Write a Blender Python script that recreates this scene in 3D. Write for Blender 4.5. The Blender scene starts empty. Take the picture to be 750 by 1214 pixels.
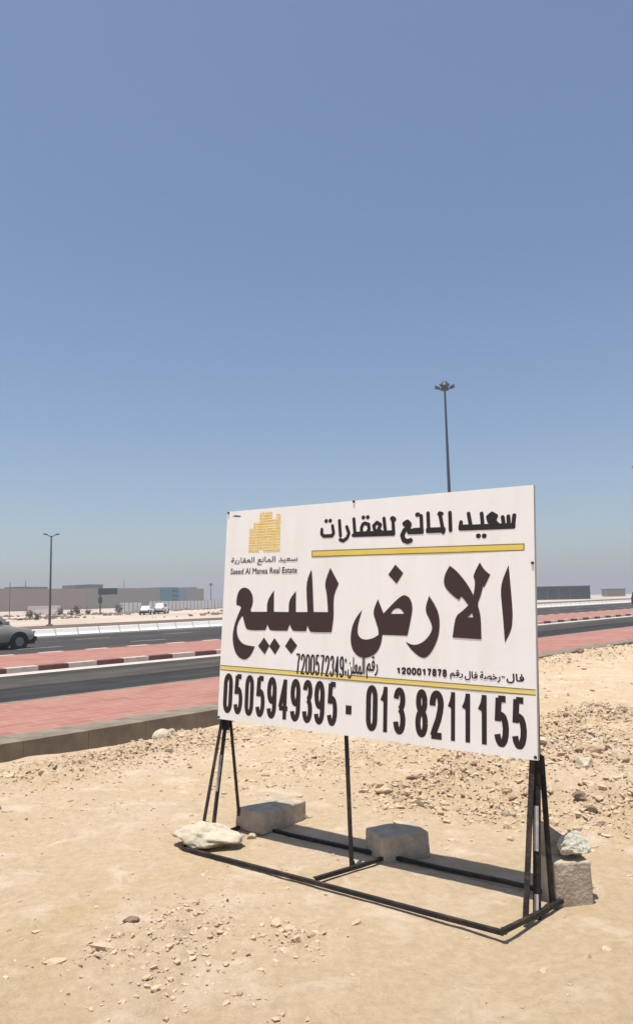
import bpy, bmesh, math, random, json
import numpy as np
from mathutils import Vector, Matrix
R = math.radians
SC = bpy.context.scene
COL = SC.collection

# ------------------------------------------------------------------ camera
cd = bpy.data.cameras.new('camera'); cam = bpy.data.objects.new('camera', cd); COL.objects.link(cam)
SC.camera = cam
cd.sensor_fit = 'VERTICAL'; cd.sensor_height = 24.0; cd.lens = 24.0 * 880 / 1214
cd.clip_start = 0.05; cd.clip_end = 9000
EYE = 2.0
pitch = math.atan((711.5 - 607) / 880); roll = 0.0224
fw = Vector((0, math.cos(pitch), math.sin(pitch))); u0 = Vector((0, -math.sin(pitch), math.cos(pitch))); r0 = Vector((1, 0, 0))
rt = r0 * math.cos(roll) - u0 * math.sin(roll); upv = u0 * math.cos(roll) + r0 * math.sin(roll)
cam.matrix_world = Matrix(((rt.x, upv.x, -fw.x, 0), (rt.y, upv.y, -fw.y, 0), (rt.z, upv.z, -fw.z, EYE), (0, 0, 0, 1)))

# ------------------------------------------------------------------ light
SUN = Vector((-0.12, -0.10, 1.0)).normalized()
elev = math.asin(SUN.z); rotz = math.atan2(SUN.x, SUN.y)
w = bpy.data.worlds.new('World'); SC.world = w; w.use_nodes = True
nt = w.node_tree; bg = nt.nodes['Background']
sky = nt.nodes.new('ShaderNodeTexSky'); sky.sky_type = 'NISHITA'; sky.sun_disc = False
sky.sun_elevation = elev; sky.sun_rotation = rotz; sky.altitude = 0
sky.air_density = 1.0; sky.dust_density = 1.4; sky.ozone_density = 2.7
nt.links.new(sky.outputs[0], bg.inputs[0]); bg.inputs[1].default_value = 0.098
sl = bpy.data.lights.new('sun', 'SUN'); sl.energy = 4.75; sl.angle = R(0.53); sl.color = (1.0, 0.96, 0.90)
so = bpy.data.objects.new('sun', sl); COL.objects.link(so)
so.rotation_euler = SUN.to_track_quat('Z', 'Y').to_euler(); so.location = (0, 0, 50)
SC.view_settings.view_transform = 'Standard'; SC.view_settings.look = 'None'
SC.view_settings.gamma = 1.0; SC.view_settings.use_curve_mapping = False
SC.view_settings.exposure = 0.35

# ------------------------------------------------------------------ road frame: s along the road, n across it
TH = R(42.6)
DX, DY = math.sin(TH), math.cos(TH)
def P(s, n, z=0.0): return Vector((s * DX - n * DY, s * DY + n * DX, z))
def zr(s): return 0.004 * min(max(s - 5.0, 0.0), 290.0)
YAW = math.atan2(DY, DX)

# ------------------------------------------------------------------ materials
def mat(name, col, rough=0.85, noise=None, bump=0.0, bscale=30.0, metallic=0.0, spec=0.3, col2=None, nscale=3.0, detail=8.0, lo=0.35, hi=0.65):
    m = bpy.data.materials.new(name); m.use_nodes = True; t = m.node_tree; b = t.nodes['Principled BSDF']
    b.inputs['Base Color'].default_value = (*col, 1); b.inputs['Roughness'].default_value = rough
    b.inputs['Metallic'].default_value = metallic; b.inputs['Specular IOR Level'].default_value = spec
    tc = t.nodes.new('ShaderNodeTexCoord')
    if col2:
        n = t.nodes.new('ShaderNodeTexNoise'); n.inputs['Scale'].default_value = nscale; n.inputs['Detail'].default_value = detail; n.inputs['Roughness'].default_value = 0.6
        t.links.new(tc.outputs['Object'], n.inputs['Vector'])
        r = t.nodes.new('ShaderNodeValToRGB'); r.color_ramp.elements[0].position = lo; r.color_ramp.elements[1].position = hi
        r.color_ramp.elements[0].color = (*col, 1); r.color_ramp.elements[1].color = (*col2, 1)
        t.links.new(n.outputs['Fac'], r.inputs['Fac']); t.links.new(r.outputs['Color'], b.inputs['Base Color'])
    if bump:
        n2 = t.nodes.new('ShaderNodeTexNoise'); n2.inputs['Scale'].default_value = bscale; n2.inputs['Detail'].default_value = 10
        t.links.new(tc.outputs['Object'], n2.inputs['Vector'])
        bp = t.nodes.new('ShaderNodeBump'); bp.inputs['Strength'].default_value = bump; bp.inputs['Distance'].default_value = 0.02
        t.links.new(n2.outputs['Fac'], bp.inputs['Height']); t.links.new(bp.outputs['Normal'], b.inputs['Normal'])
    return m

def sand_material(name, far=False):
    m = bpy.data.materials.new(name); m.use_nodes = True; t = m.node_tree; b = t.nodes['Principled BSDF']
    b.inputs['Roughness'].default_value = 0.95; b.inputs['Specular IOR Level'].default_value = 0.15
    g = t.nodes.new('ShaderNodeNewGeometry')
    def noise(sc, det=8, rough=0.6, dist=0.0):
        n = t.nodes.new('ShaderNodeTexNoise'); n.inputs['Scale'].default_value = sc; n.inputs['Detail'].default_value = det
        n.inputs['Roughness'].default_value = rough; n.inputs['Distortion'].default_value = dist
        t.links.new(g.outputs['Position'], n.inputs['Vector']); return n
    def ramp(src, a, b_, ca, cb):
        r = t.nodes.new('ShaderNodeValToRGB'); r.color_ramp.elements[0].position = a; r.color_ramp.elements[1].position = b_
        r.color_ramp.elements[0].color = (*ca, 1); r.color_ramp.elements[1].color = (*cb, 1)
        t.links.new(src, r.inputs['Fac']); return r
    def mix(fac, a, c, mode='MIX'):
        x = t.nodes.new('ShaderNodeMix'); x.data_type = 'RGBA'; x.blend_type = mode
        if isinstance(fac, float): x.inputs[0].default_value = fac
        else: t.links.new(fac, x.inputs[0])
        t.links.new(a, x.inputs[6]); t.links.new(c, x.inputs[7]); return x
    base = ramp(noise(0.42, 7, 0.65, 0.8).outputs['Fac'], 0.35, 0.65, SAND_A, SAND_B)
    fine = ramp(noise(14, 10, 0.7).outputs['Fac'], 0.3, 0.72, (0.80, 0.78, 0.76), (1.06, 1.06, 1.08))
    c1 = mix(1.0, base.outputs['Color'], fine.outputs['Color'], 'MULTIPLY')
    pale = ramp(noise(2.3, 8, 0.65, 0.6).outputs['Fac'], 0.52, 0.70, (0, 0, 0), (1, 1, 1))
    pc = t.nodes.new('ShaderNodeRGB'); pc.outputs[0].default_value = (*SAND_P, 1)
    c2 = mix(pale.outputs['Color'], c1.outputs[2], pc.outputs[0])
    # gravelly specks
    v = t.nodes.new('ShaderNodeTexVoronoi'); v.inputs['Scale'].default_value = 55; t.links.new(g.outputs['Position'], v.inputs['Vector'])
    sp = ramp(v.outputs['Distance'], 0.10, 0.22, (1, 1, 1), (0, 0, 0))
    sel = ramp(noise(1.7, 5, 0.6).outputs['Fac'], 0.50, 0.62, (0, 0, 0), (0.55, 0.55, 0.55))
    k = mix(1.0, sp.outputs['Color'], sel.outputs['Color'], 'MULTIPLY')
    dc = t.nodes.new('ShaderNodeRGB'); dc.outputs[0].default_value = (0.27, 0.19, 0.125, 1)
    c3 = mix(k.outputs[2], c2.outputs[2], dc.outputs[0])
    t.links.new(c3.outputs[2], b.inputs['Base Color'])
    h1 = noise(9, 12, 0.72); h2 = noise(60, 6, 0.7)
    add = t.nodes.new('ShaderNodeMath'); add.operation = 'MULTIPLY_ADD'; add.inputs[1].default_value = 0.35
    t.links.new(h2.outputs['Fac'], add.inputs[0]); t.links.new(h1.outputs['Fac'], add.inputs[2])
    bp = t.nodes.new('ShaderNodeBump'); bp.inputs['Strength'].default_value = 0.9; bp.inputs['Distance'].default_value = 0.055
    t.links.new(add.outputs[0], bp.inputs['Height']); t.links.new(bp.outputs['Normal'], b.inputs['Normal'])
    return m
SAND_A, SAND_B, SAND_P = (0.545, 0.412, 0.245), (0.60, 0.465, 0.325), (0.65, 0.525, 0.39)
M = {}
M['sand'] = sand_material('sand')
M['stone'] = mat('stone_tan', (0.42, 0.31, 0.20), 0.9, col2=(0.56, 0.44, 0.30), nscale=5, bump=0.5, bscale=40)
M['clod'] = mat('sand_clod', (0.45, 0.34, 0.215), 0.95, col2=(0.56, 0.44, 0.305), nscale=6, bump=0.6, bscale=60)
M['stone_dark'] = mat('stone_brown', (0.17, 0.12, 0.08), 0.9, col2=(0.26, 0.19, 0.13), nscale=9, bump=0.5, bscale=40)
M['pale_stone'] = mat('stone_pale', (0.42, 0.36, 0.26), 0.9, col2=(0.56, 0.49, 0.375), nscale=7, bump=0.8, bscale=25)
M['concrete'] = mat('concrete_block_grey', (0.34, 0.28, 0.205), 0.9, col2=(0.50, 0.42, 0.325), nscale=8, bump=0.8, bscale=45)
M['rough_concrete'] = mat('rough_concrete', (0.36, 0.335, 0.26), 0.92, col2=(0.54, 0.51, 0.41), nscale=10, bump=1.0, bscale=25)
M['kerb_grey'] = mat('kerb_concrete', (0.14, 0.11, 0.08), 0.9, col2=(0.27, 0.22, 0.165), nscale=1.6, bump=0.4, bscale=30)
M['kerb_white'] = mat('kerb_white_paint', (0.42, 0.34, 0.29), 0.8, col2=(0.58, 0.50, 0.44), nscale=4, bump=0.3, bscale=25)
M['kerb_red'] = mat('kerb_red_paint', (0.11, 0.045, 0.04), 0.85, col2=(0.17, 0.075, 0.065), nscale=4, bump=0.3, bscale=25)
M['gutter'] = mat('gutter_concrete', (0.42, 0.37, 0.32), 0.9, col2=(0.54, 0.48, 0.42), nscale=1.2, bump=0.3, bscale=30)
M['asphalt'] = mat('asphalt_dark', (0.027, 0.026, 0.025), 0.9, col2=(0.040, 0.038, 0.036), nscale=0.7, bump=0.3, bscale=60)
M['asphalt_worn'] = mat('asphalt_worn', (0.052, 0.047, 0.041), 0.9, col2=(0.072, 0.065, 0.056), nscale=0.9, bump=0.3, bscale=60)
M['asphalt_main'] = mat('asphalt_main', (0.040, 0.036, 0.034), 0.88, col2=(0.062, 0.056, 0.053), nscale=0.25, bump=0.3, bscale=60)
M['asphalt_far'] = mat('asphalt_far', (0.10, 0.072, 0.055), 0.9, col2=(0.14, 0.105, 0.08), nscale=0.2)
M['paint'] = mat('road_paint', (0.60, 0.58, 0.54), 0.8, col2=(0.42, 0.40, 0.37), nscale=6)
M['barrier'] = mat('barrier_white', (0.84, 0.79, 0.71), 0.8, col2=(0.88, 0.84, 0.77), nscale=1.5)
M['steel'] = mat('painted_angle_iron', (0.011, 0.009, 0.008), 0.6, col2=(0.085, 0.050, 0.030), nscale=9, spec=0.4, lo=0.48, hi=0.80, bump=0.4, bscale=50)
M['worn'] = mat('bare_primer', (0.50, 0.47, 0.44), 0.6, col2=(0.30, 0.27, 0.25), nscale=20)
M['vinyl'] = mat('banner_white', (0.87, 0.845, 0.82), 0.55, col2=(0.90, 0.88, 0.85), nscale=1.1, spec=0.35, bump=0.12, bscale=2.2, detail=4)
M['vinyl_edge'] = mat('banner_edge', (0.45, 0.45, 0.45), 0.6)
M['ink'] = mat('ink_brown', (0.050, 0.028, 0.026), 0.5, spec=0.3)
M['ink_dark'] = mat('ink_near_black', (0.026, 0.018, 0.017), 0.5, spec=0.3)
M['ink2'] = mat('ink_grey', (0.07, 0.06, 0.06), 0.5, spec=0.3)
M['yellow'] = mat('ink_yellow', (0.76, 0.56, 0.10), 0.55, col2=(0.80, 0.62, 0.16), nscale=3)
M['yellow2'] = mat('ink_pale_yellow', (0.78, 0.66, 0.30), 0.55)
M['olive'] = mat('ink_olive', (0.22, 0.17, 0.06), 0.55)
M['gold'] = mat('ink_gold', (0.68, 0.42, 0.06), 0.55, col2=(0.78, 0.55, 0.16), nscale=30)
M['gold_pale'] = mat('ink_gold_pale', (0.86, 0.76, 0.50), 0.55)
M['lamp_metal'] = mat('galvanised_pole', (0.13, 0.13, 0.13), 0.5, metallic=0.4)
M['mast_metal'] = mat('mast_grey', (0.055, 0.065, 0.075), 0.5, metallic=0.3)
M['wall_far'] = mat('hall_wall', (0.31, 0.22, 0.165), 0.9, col2=(0.34, 0.25, 0.195), nscale=0.05)
M['wall_grey'] = mat('hall_wall_grey', (0.27, 0.235, 0.18), 0.9)
M['teal'] = mat('teal_cladding', (0.01, 0.17, 0.20), 0.5)
M['blue_grey'] = mat('bluegrey_cladding', (0.13, 0.21, 0.26), 0.5)
M['roof_dark'] = mat('roof_plant', (0.10, 0.12, 0.11), 0.7)
M['glass'] = mat('dark_glass', (0.02, 0.022, 0.025), 0.08, spec=0.6)
M['shed'] = mat('dark_shed', (0.035, 0.045, 0.05), 0.6)
M['cream'] = mat('cream_render', (0.74, 0.66, 0.60), 0.9)
M['hoarding'] = mat('hoarding_white', (0.75, 0.74, 0.72), 0.7)
M['hoard_post'] = mat('hoarding_post', (0.28, 0.28, 0.27), 0.7)
M['leaf'] = mat('dusty_leaf', (0.055, 0.06, 0.03), 0.8, col2=(0.12, 0.11, 0.06), nscale=2)
M['stem'] = mat('stem_brown', (0.12, 0.08, 0.05), 0.9)
M['carpaint'] = mat('car_paint_olive', (0.36, 0.345, 0.29), 0.35, metallic=0.35, spec=0.5)
M['carwhite'] = mat('car_paint_white', (0.72, 0.72, 0.70), 0.3, spec=0.5)
M['carblack'] = mat('car_paint_black', (0.012, 0.013, 0.016), 0.3, spec=0.5)
M['plastic'] = mat('black_plastic', (0.02, 0.02, 0.02), 0.7)
M['tyre'] = mat('tyre_rubber', (0.015, 0.015, 0.015), 0.85)
M['rim'] = mat('wheel_rim', (0.22, 0.22, 0.22), 0.4, metallic=0.6)
M['lamp'] = mat('lamp_lens', (0.6, 0.6, 0.58), 0.15, spec=0.6)
M['red_lamp'] = mat('red_lens', (0.3, 0.02, 0.02), 0.2)
M['signboard'] = mat('sign_dark_green', (0.03, 0.05, 0.045), 0.6)

def streaks(m, amt):
    t = m.node_tree; b = t.nodes['Principled BSDF']; src = b.inputs['Base Color'].links[0].from_socket
    tc = t.nodes.new('ShaderNodeTexCoord'); mp = t.nodes.new('ShaderNodeMapping'); mp.inputs['Scale'].default_value = (0.05, 1.3, 1)
    n = t.nodes.new('ShaderNodeTexNoise'); n.inputs['Scale'].default_value = 1.0; n.inputs['Detail'].default_value = 6
    t.links.new(tc.outputs['Object'], mp.inputs['Vector']); t.links.new(mp.outputs[0], n.inputs['Vector'])
    r = t.nodes.new('ShaderNodeValToRGB'); r.color_ramp.elements[0].position = 0.35; r.color_ramp.elements[1].position = 0.65
    r.color_ramp.elements[0].color = (1 - amt, 1 - amt, 1 - amt, 1); r.color_ramp.elements[1].color = (1 + amt, 1 + amt, 1 + amt, 1)
    t.links.new(n.outputs['Fac'], r.inputs['Fac']); x = t.nodes.new('ShaderNodeMix'); x.data_type = 'RGBA'; x.blend_type = 'MULTIPLY'; x.inputs[0].default_value = 1
    t.links.new(src, x.inputs[6]); t.links.new(r.outputs['Color'], x.inputs[7]); t.links.new(x.outputs[2], b.inputs['Base Color'])
for k in ('asphalt', 'asphalt_worn', 'asphalt_main', 'asphalt_far'): streaks(M[k], 0.30); M[k].node_tree.nodes['Principled BSDF'].inputs['Specular IOR Level'].default_value = 0.12
# pink interlocking pavers
def paver_material():
    m = bpy.data.materials.new('pink_pavers'); m.use_nodes = True; t = m.node_tree; b = t.nodes['Principled BSDF']
    b.inputs['Roughness'].default_value = 0.92; b.inputs['Specular IOR Level'].default_value = 0.15
    tc = t.nodes.new('ShaderNodeTexCoord')
    br = t.nodes.new('ShaderNodeTexBrick'); br.inputs['Scale'].default_value = 1.0
    br.inputs['Brick Width'].default_value = 0.66; br.inputs['Row Height'].default_value = 0.33; br.inputs['Mortar Size'].default_value = 0.032
    br.inputs['Color1'].default_value = (0.33, 0.148, 0.120, 1); br.inputs['Color2'].default_value = (0.275, 0.118, 0.095, 1); br.inputs['Mortar'].default_value = (0.345, 0.175, 0.142, 1)
    t.links.new(tc.outputs['Object'], br.inputs['Vector'])
    n = t.nodes.new('ShaderNodeTexNoise'); n.inputs['Scale'].default_value = 0.9; n.inputs['Detail'].default_value = 8
    t.links.new(tc.outputs['Object'], n.inputs['Vector'])
    r = t.nodes.new('ShaderNodeValToRGB'); r.color_ramp.elements[0].position = 0.40; r.color_ramp.elements[1].position = 0.90
    r.color_ramp.elements[0].color = (0, 0, 0, 1); r.color_ramp.elements[1].color = (0.6, 0.6, 0.6, 1)
    t.links.new(n.outputs['Fac'], r.inputs['Fac'])
    mx = t.nodes.new('ShaderNodeMix'); mx.data_type = 'RGBA'; t.links.new(r.outputs['Color'], mx.inputs[0])
    t.links.new(br.outputs['Color'], mx.inputs[6]); mx.inputs[7].default_value = (0.37, 0.25, 0.18, 1)
    t.links.new(mx.outputs[2], b.inputs['Base Color'])
    return m
M['pavers'] = paver_material()

def banner_dust(m):
    t = m.node_tree; b = t.nodes['Principled BSDF']; src = b.inputs['Base Color'].links[0].from_socket
    tc = t.nodes.new('ShaderNodeTexCoord'); mp = t.nodes.new('ShaderNodeMapping'); mp.inputs['Scale'].default_value = (5, 5, 0.5)
    n = t.nodes.new('ShaderNodeTexNoise'); n.inputs['Scale'].default_value = 1.0; n.inputs['Detail'].default_value = 8; n.inputs['Roughness'].default_value = 0.65
    t.links.new(tc.outputs['Object'], mp.inputs['Vector']); t.links.new(mp.outputs[0], n.inputs['Vector'])
    r = t.nodes.new('ShaderNodeValToRGB'); r.color_ramp.elements[0].position = 0.45; r.color_ramp.elements[1].position = 0.85
    r.color_ramp.elements[0].color = (1, 1, 1, 1); r.color_ramp.elements[1].color = (0.92, 0.89, 0.84, 1)
    t.links.new(n.outputs['Fac'], r.inputs['Fac']); x = t.nodes.new('ShaderNodeMix'); x.data_type = 'RGBA'; x.blend_type = 'MULTIPLY'; x.inputs[0].default_value = 1
    t.links.new(src, x.inputs[6]); t.links.new(r.outputs['Color'], x.inputs[7]); t.links.new(x.outputs[2], b.inputs['Base Color'])
banner_dust(M['vinyl'])

# ------------------------------------------------------------------ helpers
def tag(o, label=None, cat=None, group=None, kind=None):
    if label: o['label'] = label
    if cat: o['category'] = cat
    if group: o['group'] = group
    if kind: o['kind'] = kind
    return o
def empty(name, loc, rz=0.0):
    o = bpy.data.objects.new(name, None); COL.objects.link(o); o.location = loc; o.rotation_euler = (0, 0, rz); o.empty_display_size = 0.2
    return o
class MB:
    def __init__(s): s.v = []; s.f = []
    def add(s, vs, fs):
        k = len(s.v); s.v += [tuple(x) for x in vs]; s.f += [tuple(i + k for i in f) for f in fs]; return s
    def box(s, x0, x1, y0, y1, z0, z1):
        return s.add([(x0, y0, z0), (x1, y0, z0), (x1, y1, z0), (x0, y1, z0), (x0, y0, z1), (x1, y0, z1), (x1, y1, z1), (x0, y1, z1)],
                     [(0, 3, 2, 1), (4, 5, 6, 7), (0, 1, 5, 4), (1, 2, 6, 5), (2, 3, 7, 6), (3, 0, 4, 7)])
    def bar(s, a, b, wx, wy, ref=(0, 0, 1)):
        a = Vector(a); b = Vector(b); d = (b - a).normalized(); r = Vector(ref)
        if abs(d.dot(r)) > 0.95: r = Vector((1, 0, 0))
        x = d.cross(r).normalized(); y = x.cross(d).normalized()
        vs = [p + x * (i * wx / 2) + y * (j * wy / 2) for p in (a, b) for i, j in ((-1, -1), (1, -1), (1, 1), (-1, 1))]
        return s.add(vs, [(0, 3, 2, 1), (4, 5, 6, 7), (0, 1, 5, 4), (1, 2, 6, 5), (2, 3, 7, 6), (3, 0, 4, 7)])
    def angle(s, a, b, w, t, dirx, diry):           # L-section: two thin legs
        dx = Vector(dirx).normalized(); dy = Vector(diry).normalized(); a = Vector(a); b = Vector(b)
        prof = [(0, 0), (w, 0), (w, t), (t, t), (t, w), (0, w)]
        vs = [p + dx * (i - w / 2) + dy * (j - w / 2) for p in (a, b) for i, j in prof]; n = 6
        fs = [(i, (i + 1) % n, n + (i + 1) % n, n + i) for i in range(n)] + [(0, 3, 2, 1), (0, 5, 4, 3), (6, 7, 8, 9), (6, 9, 10, 11)]
        return s.add(vs, fs)
    def tube(s, a, b, ra, rb, n=12, cap=True):
        a = Vector(a); b = Vector(b); d = (b - a).normalized(); r = Vector((0, 0, 1)) if abs(d.z) < 0.9 else Vector((1, 0, 0))
        x = d.cross(r).normalized(); y = x.cross(d)
        vs = [p + (x * math.cos(2 * math.pi * i / n) + y * math.sin(2 * math.pi * i / n)) * q for p, q in ((a, ra), (b, rb)) for i in range(n)]
        fs = [(i, (i + 1) % n, n + (i + 1) % n, n + i) for i in range(n)]
        if cap: fs += [tuple(range(n))[::-1], tuple(range(n, 2 * n))]
        return s.add(vs, fs)
    def build(s, name, m, parent=None, loc=None, bevel=0.0, smooth=False, segs=2):
        me = bpy.data.meshes.new(name); me.from_pydata(s.v, [], s.f); me.materials.append(m); me.validate()
        bm = bmesh.new(); bm.from_mesh(me)
        if bevel:
            bmesh.ops.bevel(bm, geom=list(bm.edges), offset=bevel, segments=segs, profile=0.6, affect='EDGES', clamp_overlap=True)
        bmesh.ops.recalc_face_normals(bm, faces=bm.faces); bm.to_mesh(me); bm.free()
        if smooth: me.polygons.foreach_set('use_smooth', [True] * len(me.polygons))
        o = bpy.data.objects.new(name, me); COL.objects.link(o)
        if parent: o.parent = parent
        if loc: o.location = loc
        return o
def copy_tree(o, parent=None):
    c = o.copy(); COL.objects.link(c)
    for k in ('label', 'group'):
        pass
    c.parent = parent
    for ch in list(o.children): copy_tree(ch, c)
    return c

# value noise for terrain
RS = np.random.RandomState(7)
_tab = RS.rand(256, 256)
def vnoise(x, y):
    xi = np.floor(x).astype(int); yi = np.floor(y).astype(int); fx = x - xi; fy = y - yi
    fx = fx * fx * (3 - 2 * fx); fy = fy * fy * (3 - 2 * fy)
    g = lambda a, b: _tab[a & 255, b & 255]
    return (g(xi, yi) * (1 - fx) + g(xi + 1, yi) * fx) * (1 - fy) + (g(xi, yi + 1) * (1 - fx) + g(xi + 1, yi + 1) * fx) * fy - 0.5
def fbm(x, y, sc, o=5, pers=0.5):
    r = 0.0 * x; a = 1.0; f = sc
    for k in range(o):
        r = r + a * vnoise(x * f + 13.7 * k, y * f + 7.3 * k); a *= pers; f *= 2.03
    return r
def sst(a, b, x): t = np.clip((x - a) / (b - a), 0, 1); return t * t * (3 - 2 * t)
def blob(s, n, cs, cn, rs, rn, p=2.0): return np.exp(-(np.abs((s - cs) / rs) ** p + np.abs((n - cn) / rn) ** p))

def rubble(s, n):      # how stony the lot is at (s, n)
    wob = fbm(s, n, 0.9, 3) * 1.1
    zoneR = sst(5.6, 6.2, s + wob * 0.6) * sst(5.45, 5.0, n + wob * 0.5 + (8.5 - s) * 0.12) * sst(13.5, 11.0, s)
    mid = blob(s, n, 7.4, 6.3, 1.5, 0.7) * 0.5
    kerb = blob(s, n, 5.6, 8.75, 2.6, 0.75) * 0.75 + blob(s, n, 7.0, 9.35, 0.45, 0.3) * 1.0
    kerb2 = sst(14, 17, s) * blob(s, n, s, 9.7, 1, 0.55) * 1.1
    far = sst(10.5, 13, s) * sst(9, 7, n) * np.clip(fbm(s, n, 0.35, 3) * 3, 0, 1) * 0.5
    fr = blob(s, n, 2.95, 3.95, 0.45, 0.35) * 0.72 + blob(s, n, 3.3, 3.3, 0.22, 0.2) * 0.75 + blob(s, n, 2.55, 3.45, 0.3, 0.3) * 0.4 + blob(s, n, 2.2, 4.1, 0.2, 0.2) * 0.3
    lf = blob(s, n, 4.0, 6.7, 0.6, 0.5) * 0.15
    return np.clip(zoneR * (0.62 + fbm(s, n, 1.3, 3) * 0.9) + mid + kerb + kerb2 + far + fr + lf, 0, 1.2)

def ground_z(s, n):
    s = np.asarray(s, float); n = np.asarray(n, float)
    base = 0.004 * np.clip(s - 5.0, 0, 290.0)
    lot = 0.05 * fbm(s, n, 0.55, 3) + 0.032 * fbm(s, n, 2.6, 4, 0.55) + 0.009 * fbm(s, n, 11.0, 4, 0.65) + 0.022 * fbm(s * 0.22, n * 1.5, 1.6, 4, 0.55)
    rb = rubble(s, n)
    lot = lot + rb * (0.17 * np.abs(fbm(s, n, 3.0, 4, 0.6)) + 0.10 * np.abs(fbm(s, n, 8.0, 4, 0.7)) + 0.04 * np.abs(fbm(s, n, 19.0, 2, 0.7)))
    ridge = sst(6.2, 7.6, s) * sst(5.4, 4.7, n + (8.5 - s) * 0.12) * sst(14, 11, s)
    lot = lot + 0.05 * ridge + 0.17 * sst(5.10, 4.95, n + (8.5 - s) * 0.12 + 0.25 * fbm(s, n, 1.6, 3)) * sst(6.4, 7.4, s) * sst(14, 11, s)
    A = -0.10 + 0.21 * sst(12, 21, s) + base + 0.09 * fbm(s, n, 0.8, 4)
    lot = lot * sst(10.15, 9.5, n) + A * sst(8.9, 10.1, n)
    lot = lot - 0.015 * blob(s, n, 1.0, 1.0, 0.01, 0.01)
    # hollow under the front corner of the sign frame
    cs = 1.05 * DX + 4.66 * DY; cn = -1.05 * DY + 4.66 * DX
    lot = lot - 0.05 * blob(s, n, cs, cn, 0.55, 0.45) - 0.02 * blob(s, n, cs - .25, cn + .75, 0.8, 0.5)
    # calm the noise right under the sign so nothing is buried
    x = s * DX - n * DY; y = s * DY + n * DX
    calm = blob(s, n, 0.25 * DX + 5.8 * DY, -0.25 * DY + 5.8 * DX, 1.7, 1.7, 4)
    lot = lot * (1 - 0.75 * calm) - 0.012 * calm
    z = np.where(n < 10.2, lot, base - 0.12)
    zf = base + 0.25 * fbm(s, n, 0.045, 4) + 0.05 * fbm(s, n, 0.4, 3)
    f = sst(68.5, 78, n)
    z = np.where(n > 68, (base - 0.12) * (1 - f) + zf * f, z)
    return z
def gz(s, n): return float(ground_z(np.array([s]), np.array([n]))[0])
def xy2sn(x, y): return x * DX + y * DY, -x * DY + y * DX
def gxy(x, y): s, n = xy2sn(x, y); return gz(s, n)

# ------------------------------------------------------------------ ground sheet (one tensor grid, fine where the camera stands)
def axis(*segs):
    a = []
    for x0, x1, st in segs: a += list(np.arange(x0, x1, st))
    return np.array(a)
sa = axis((-4000, -500, 500), (-500, -60, 40), (-60, -10, 5), (-10, -1, 0.5), (-1, 5.0, 0.034), (5.0, 12.5, 0.024), (12.5, 32, 0.11), (32, 60, 1.0), (60, 300, 5), (300, 700, 40), (700, 5001, 430))
na = axis((-4000, -500, 500), (-500, -60, 40), (-60, -6, 3), (-6, 0.4, 0.2), (0.4, 5.6, 0.024), (5.6, 10.15, 0.032), (10.15, 10.3, 0.15), (10.3, 68, 4.8), (68, 200, 1.6), (200, 500, 20), (500, 5001, 450))
S_, N_ = np.meshgrid(sa, na, indexing='ij'); Z_ = ground_z(S_, N_)
X_ = S_ * DX - N_ * DY; Y_ = S_ * DY + N_ * DX
co = np.stack([X_, Y_, Z_], -1).reshape(-1, 3).astype(np.float32)
ns, nn_ = len(sa), len(na)
i0 = (np.arange(ns - 1)[:, None] * nn_ + np.arange(nn_ - 1)[None, :]).reshape(-1)
quads = np.stack([i0, i0 + nn_, i0 + nn_ + 1, i0 + 1], -1)
me = bpy.data.meshes.new('ground'); me.vertices.add(len(co)); me.vertices.foreach_set('co', co.reshape(-1))
me.loops.add(quads.size); me.loops.foreach_set('vertex_index', quads.reshape(-1).astype(np.int32))
me.polygons.add(len(quads)); me.polygons.foreach_set('loop_start', np.arange(0, quads.size, 4, dtype=np.int32)); me.polygons.foreach_set('loop_total', np.full(len(quads), 4, np.int32))
me.polygons.foreach_set('use_smooth', np.ones(len(quads), bool)); me.update(); me.validate(); me.materials.append(M['sand'])
M['far_sand'] = mat('far_pale_soil', (0.40, 0.315, 0.24), 0.95, col2=(0.54, 0.45, 0.37), nscale=0.06, bump=0.4, bscale=3)
me.materials.append(M['far_sand'])
nc = (N_[:-1, :-1] > 68).reshape(-1).astype(np.int32); me.polygons.foreach_set('material_index', nc)
ground = bpy.data.objects.new('ground', me); COL.objects.link(ground); tag(ground, kind='structure')

# ------------------------------------------------------------------ road surfaces
S0, S1 = -30, 420
def strip(name, n0, n1, z, m, parent=None, s0=S0, s1=S1, thick=0.0, kind='structure', zoff=0.0):
    o_root = empty_loc = Vector((0, 0, 0))
    b = MB(); ss = [s0, 5] + [x for x in (20, 50, 100, 180, 295) if x < s1] + [s1]
    for k in range(len(ss) - 1):
        a, c = ss[k], ss[k + 1]
        za, zc = z + zr(a), z + zr(c)
        b.add([(a, n0, za), (c, n0, zc), (c, n1, zc), (a, n1, za)], [(0, 1, 2, 3)])
    me = bpy.data.meshes.new(name); me.from_pydata(b.v, [], b.f); me.materials.append(m)
    bm = bmesh.new(); bm.from_mesh(me); bmesh.ops.remove_doubles(bm, verts=bm.verts, dist=1e-5)
    bmesh.ops.recalc_face_normals(bm, faces=bm.faces)
    if thick:
        r = bmesh.ops.extrude_face_region(bm, geom=list(bm.faces)); vs = [e for e in r['geom'] if isinstance(e, bmesh.types.BMVert)]
        bmesh.ops.translate(bm, verts=vs, vec=(0, 0, -thick)); bmesh.ops.recalc_face_normals(bm, faces=bm.faces)
    bm.to_mesh(me); bm.free()
    o = bpy.data.objects.new(name, me); COL.objects.link(o); o.rotation_euler = (0, 0, YAW)
    if kind: o['kind'] = kind
    return o
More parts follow.
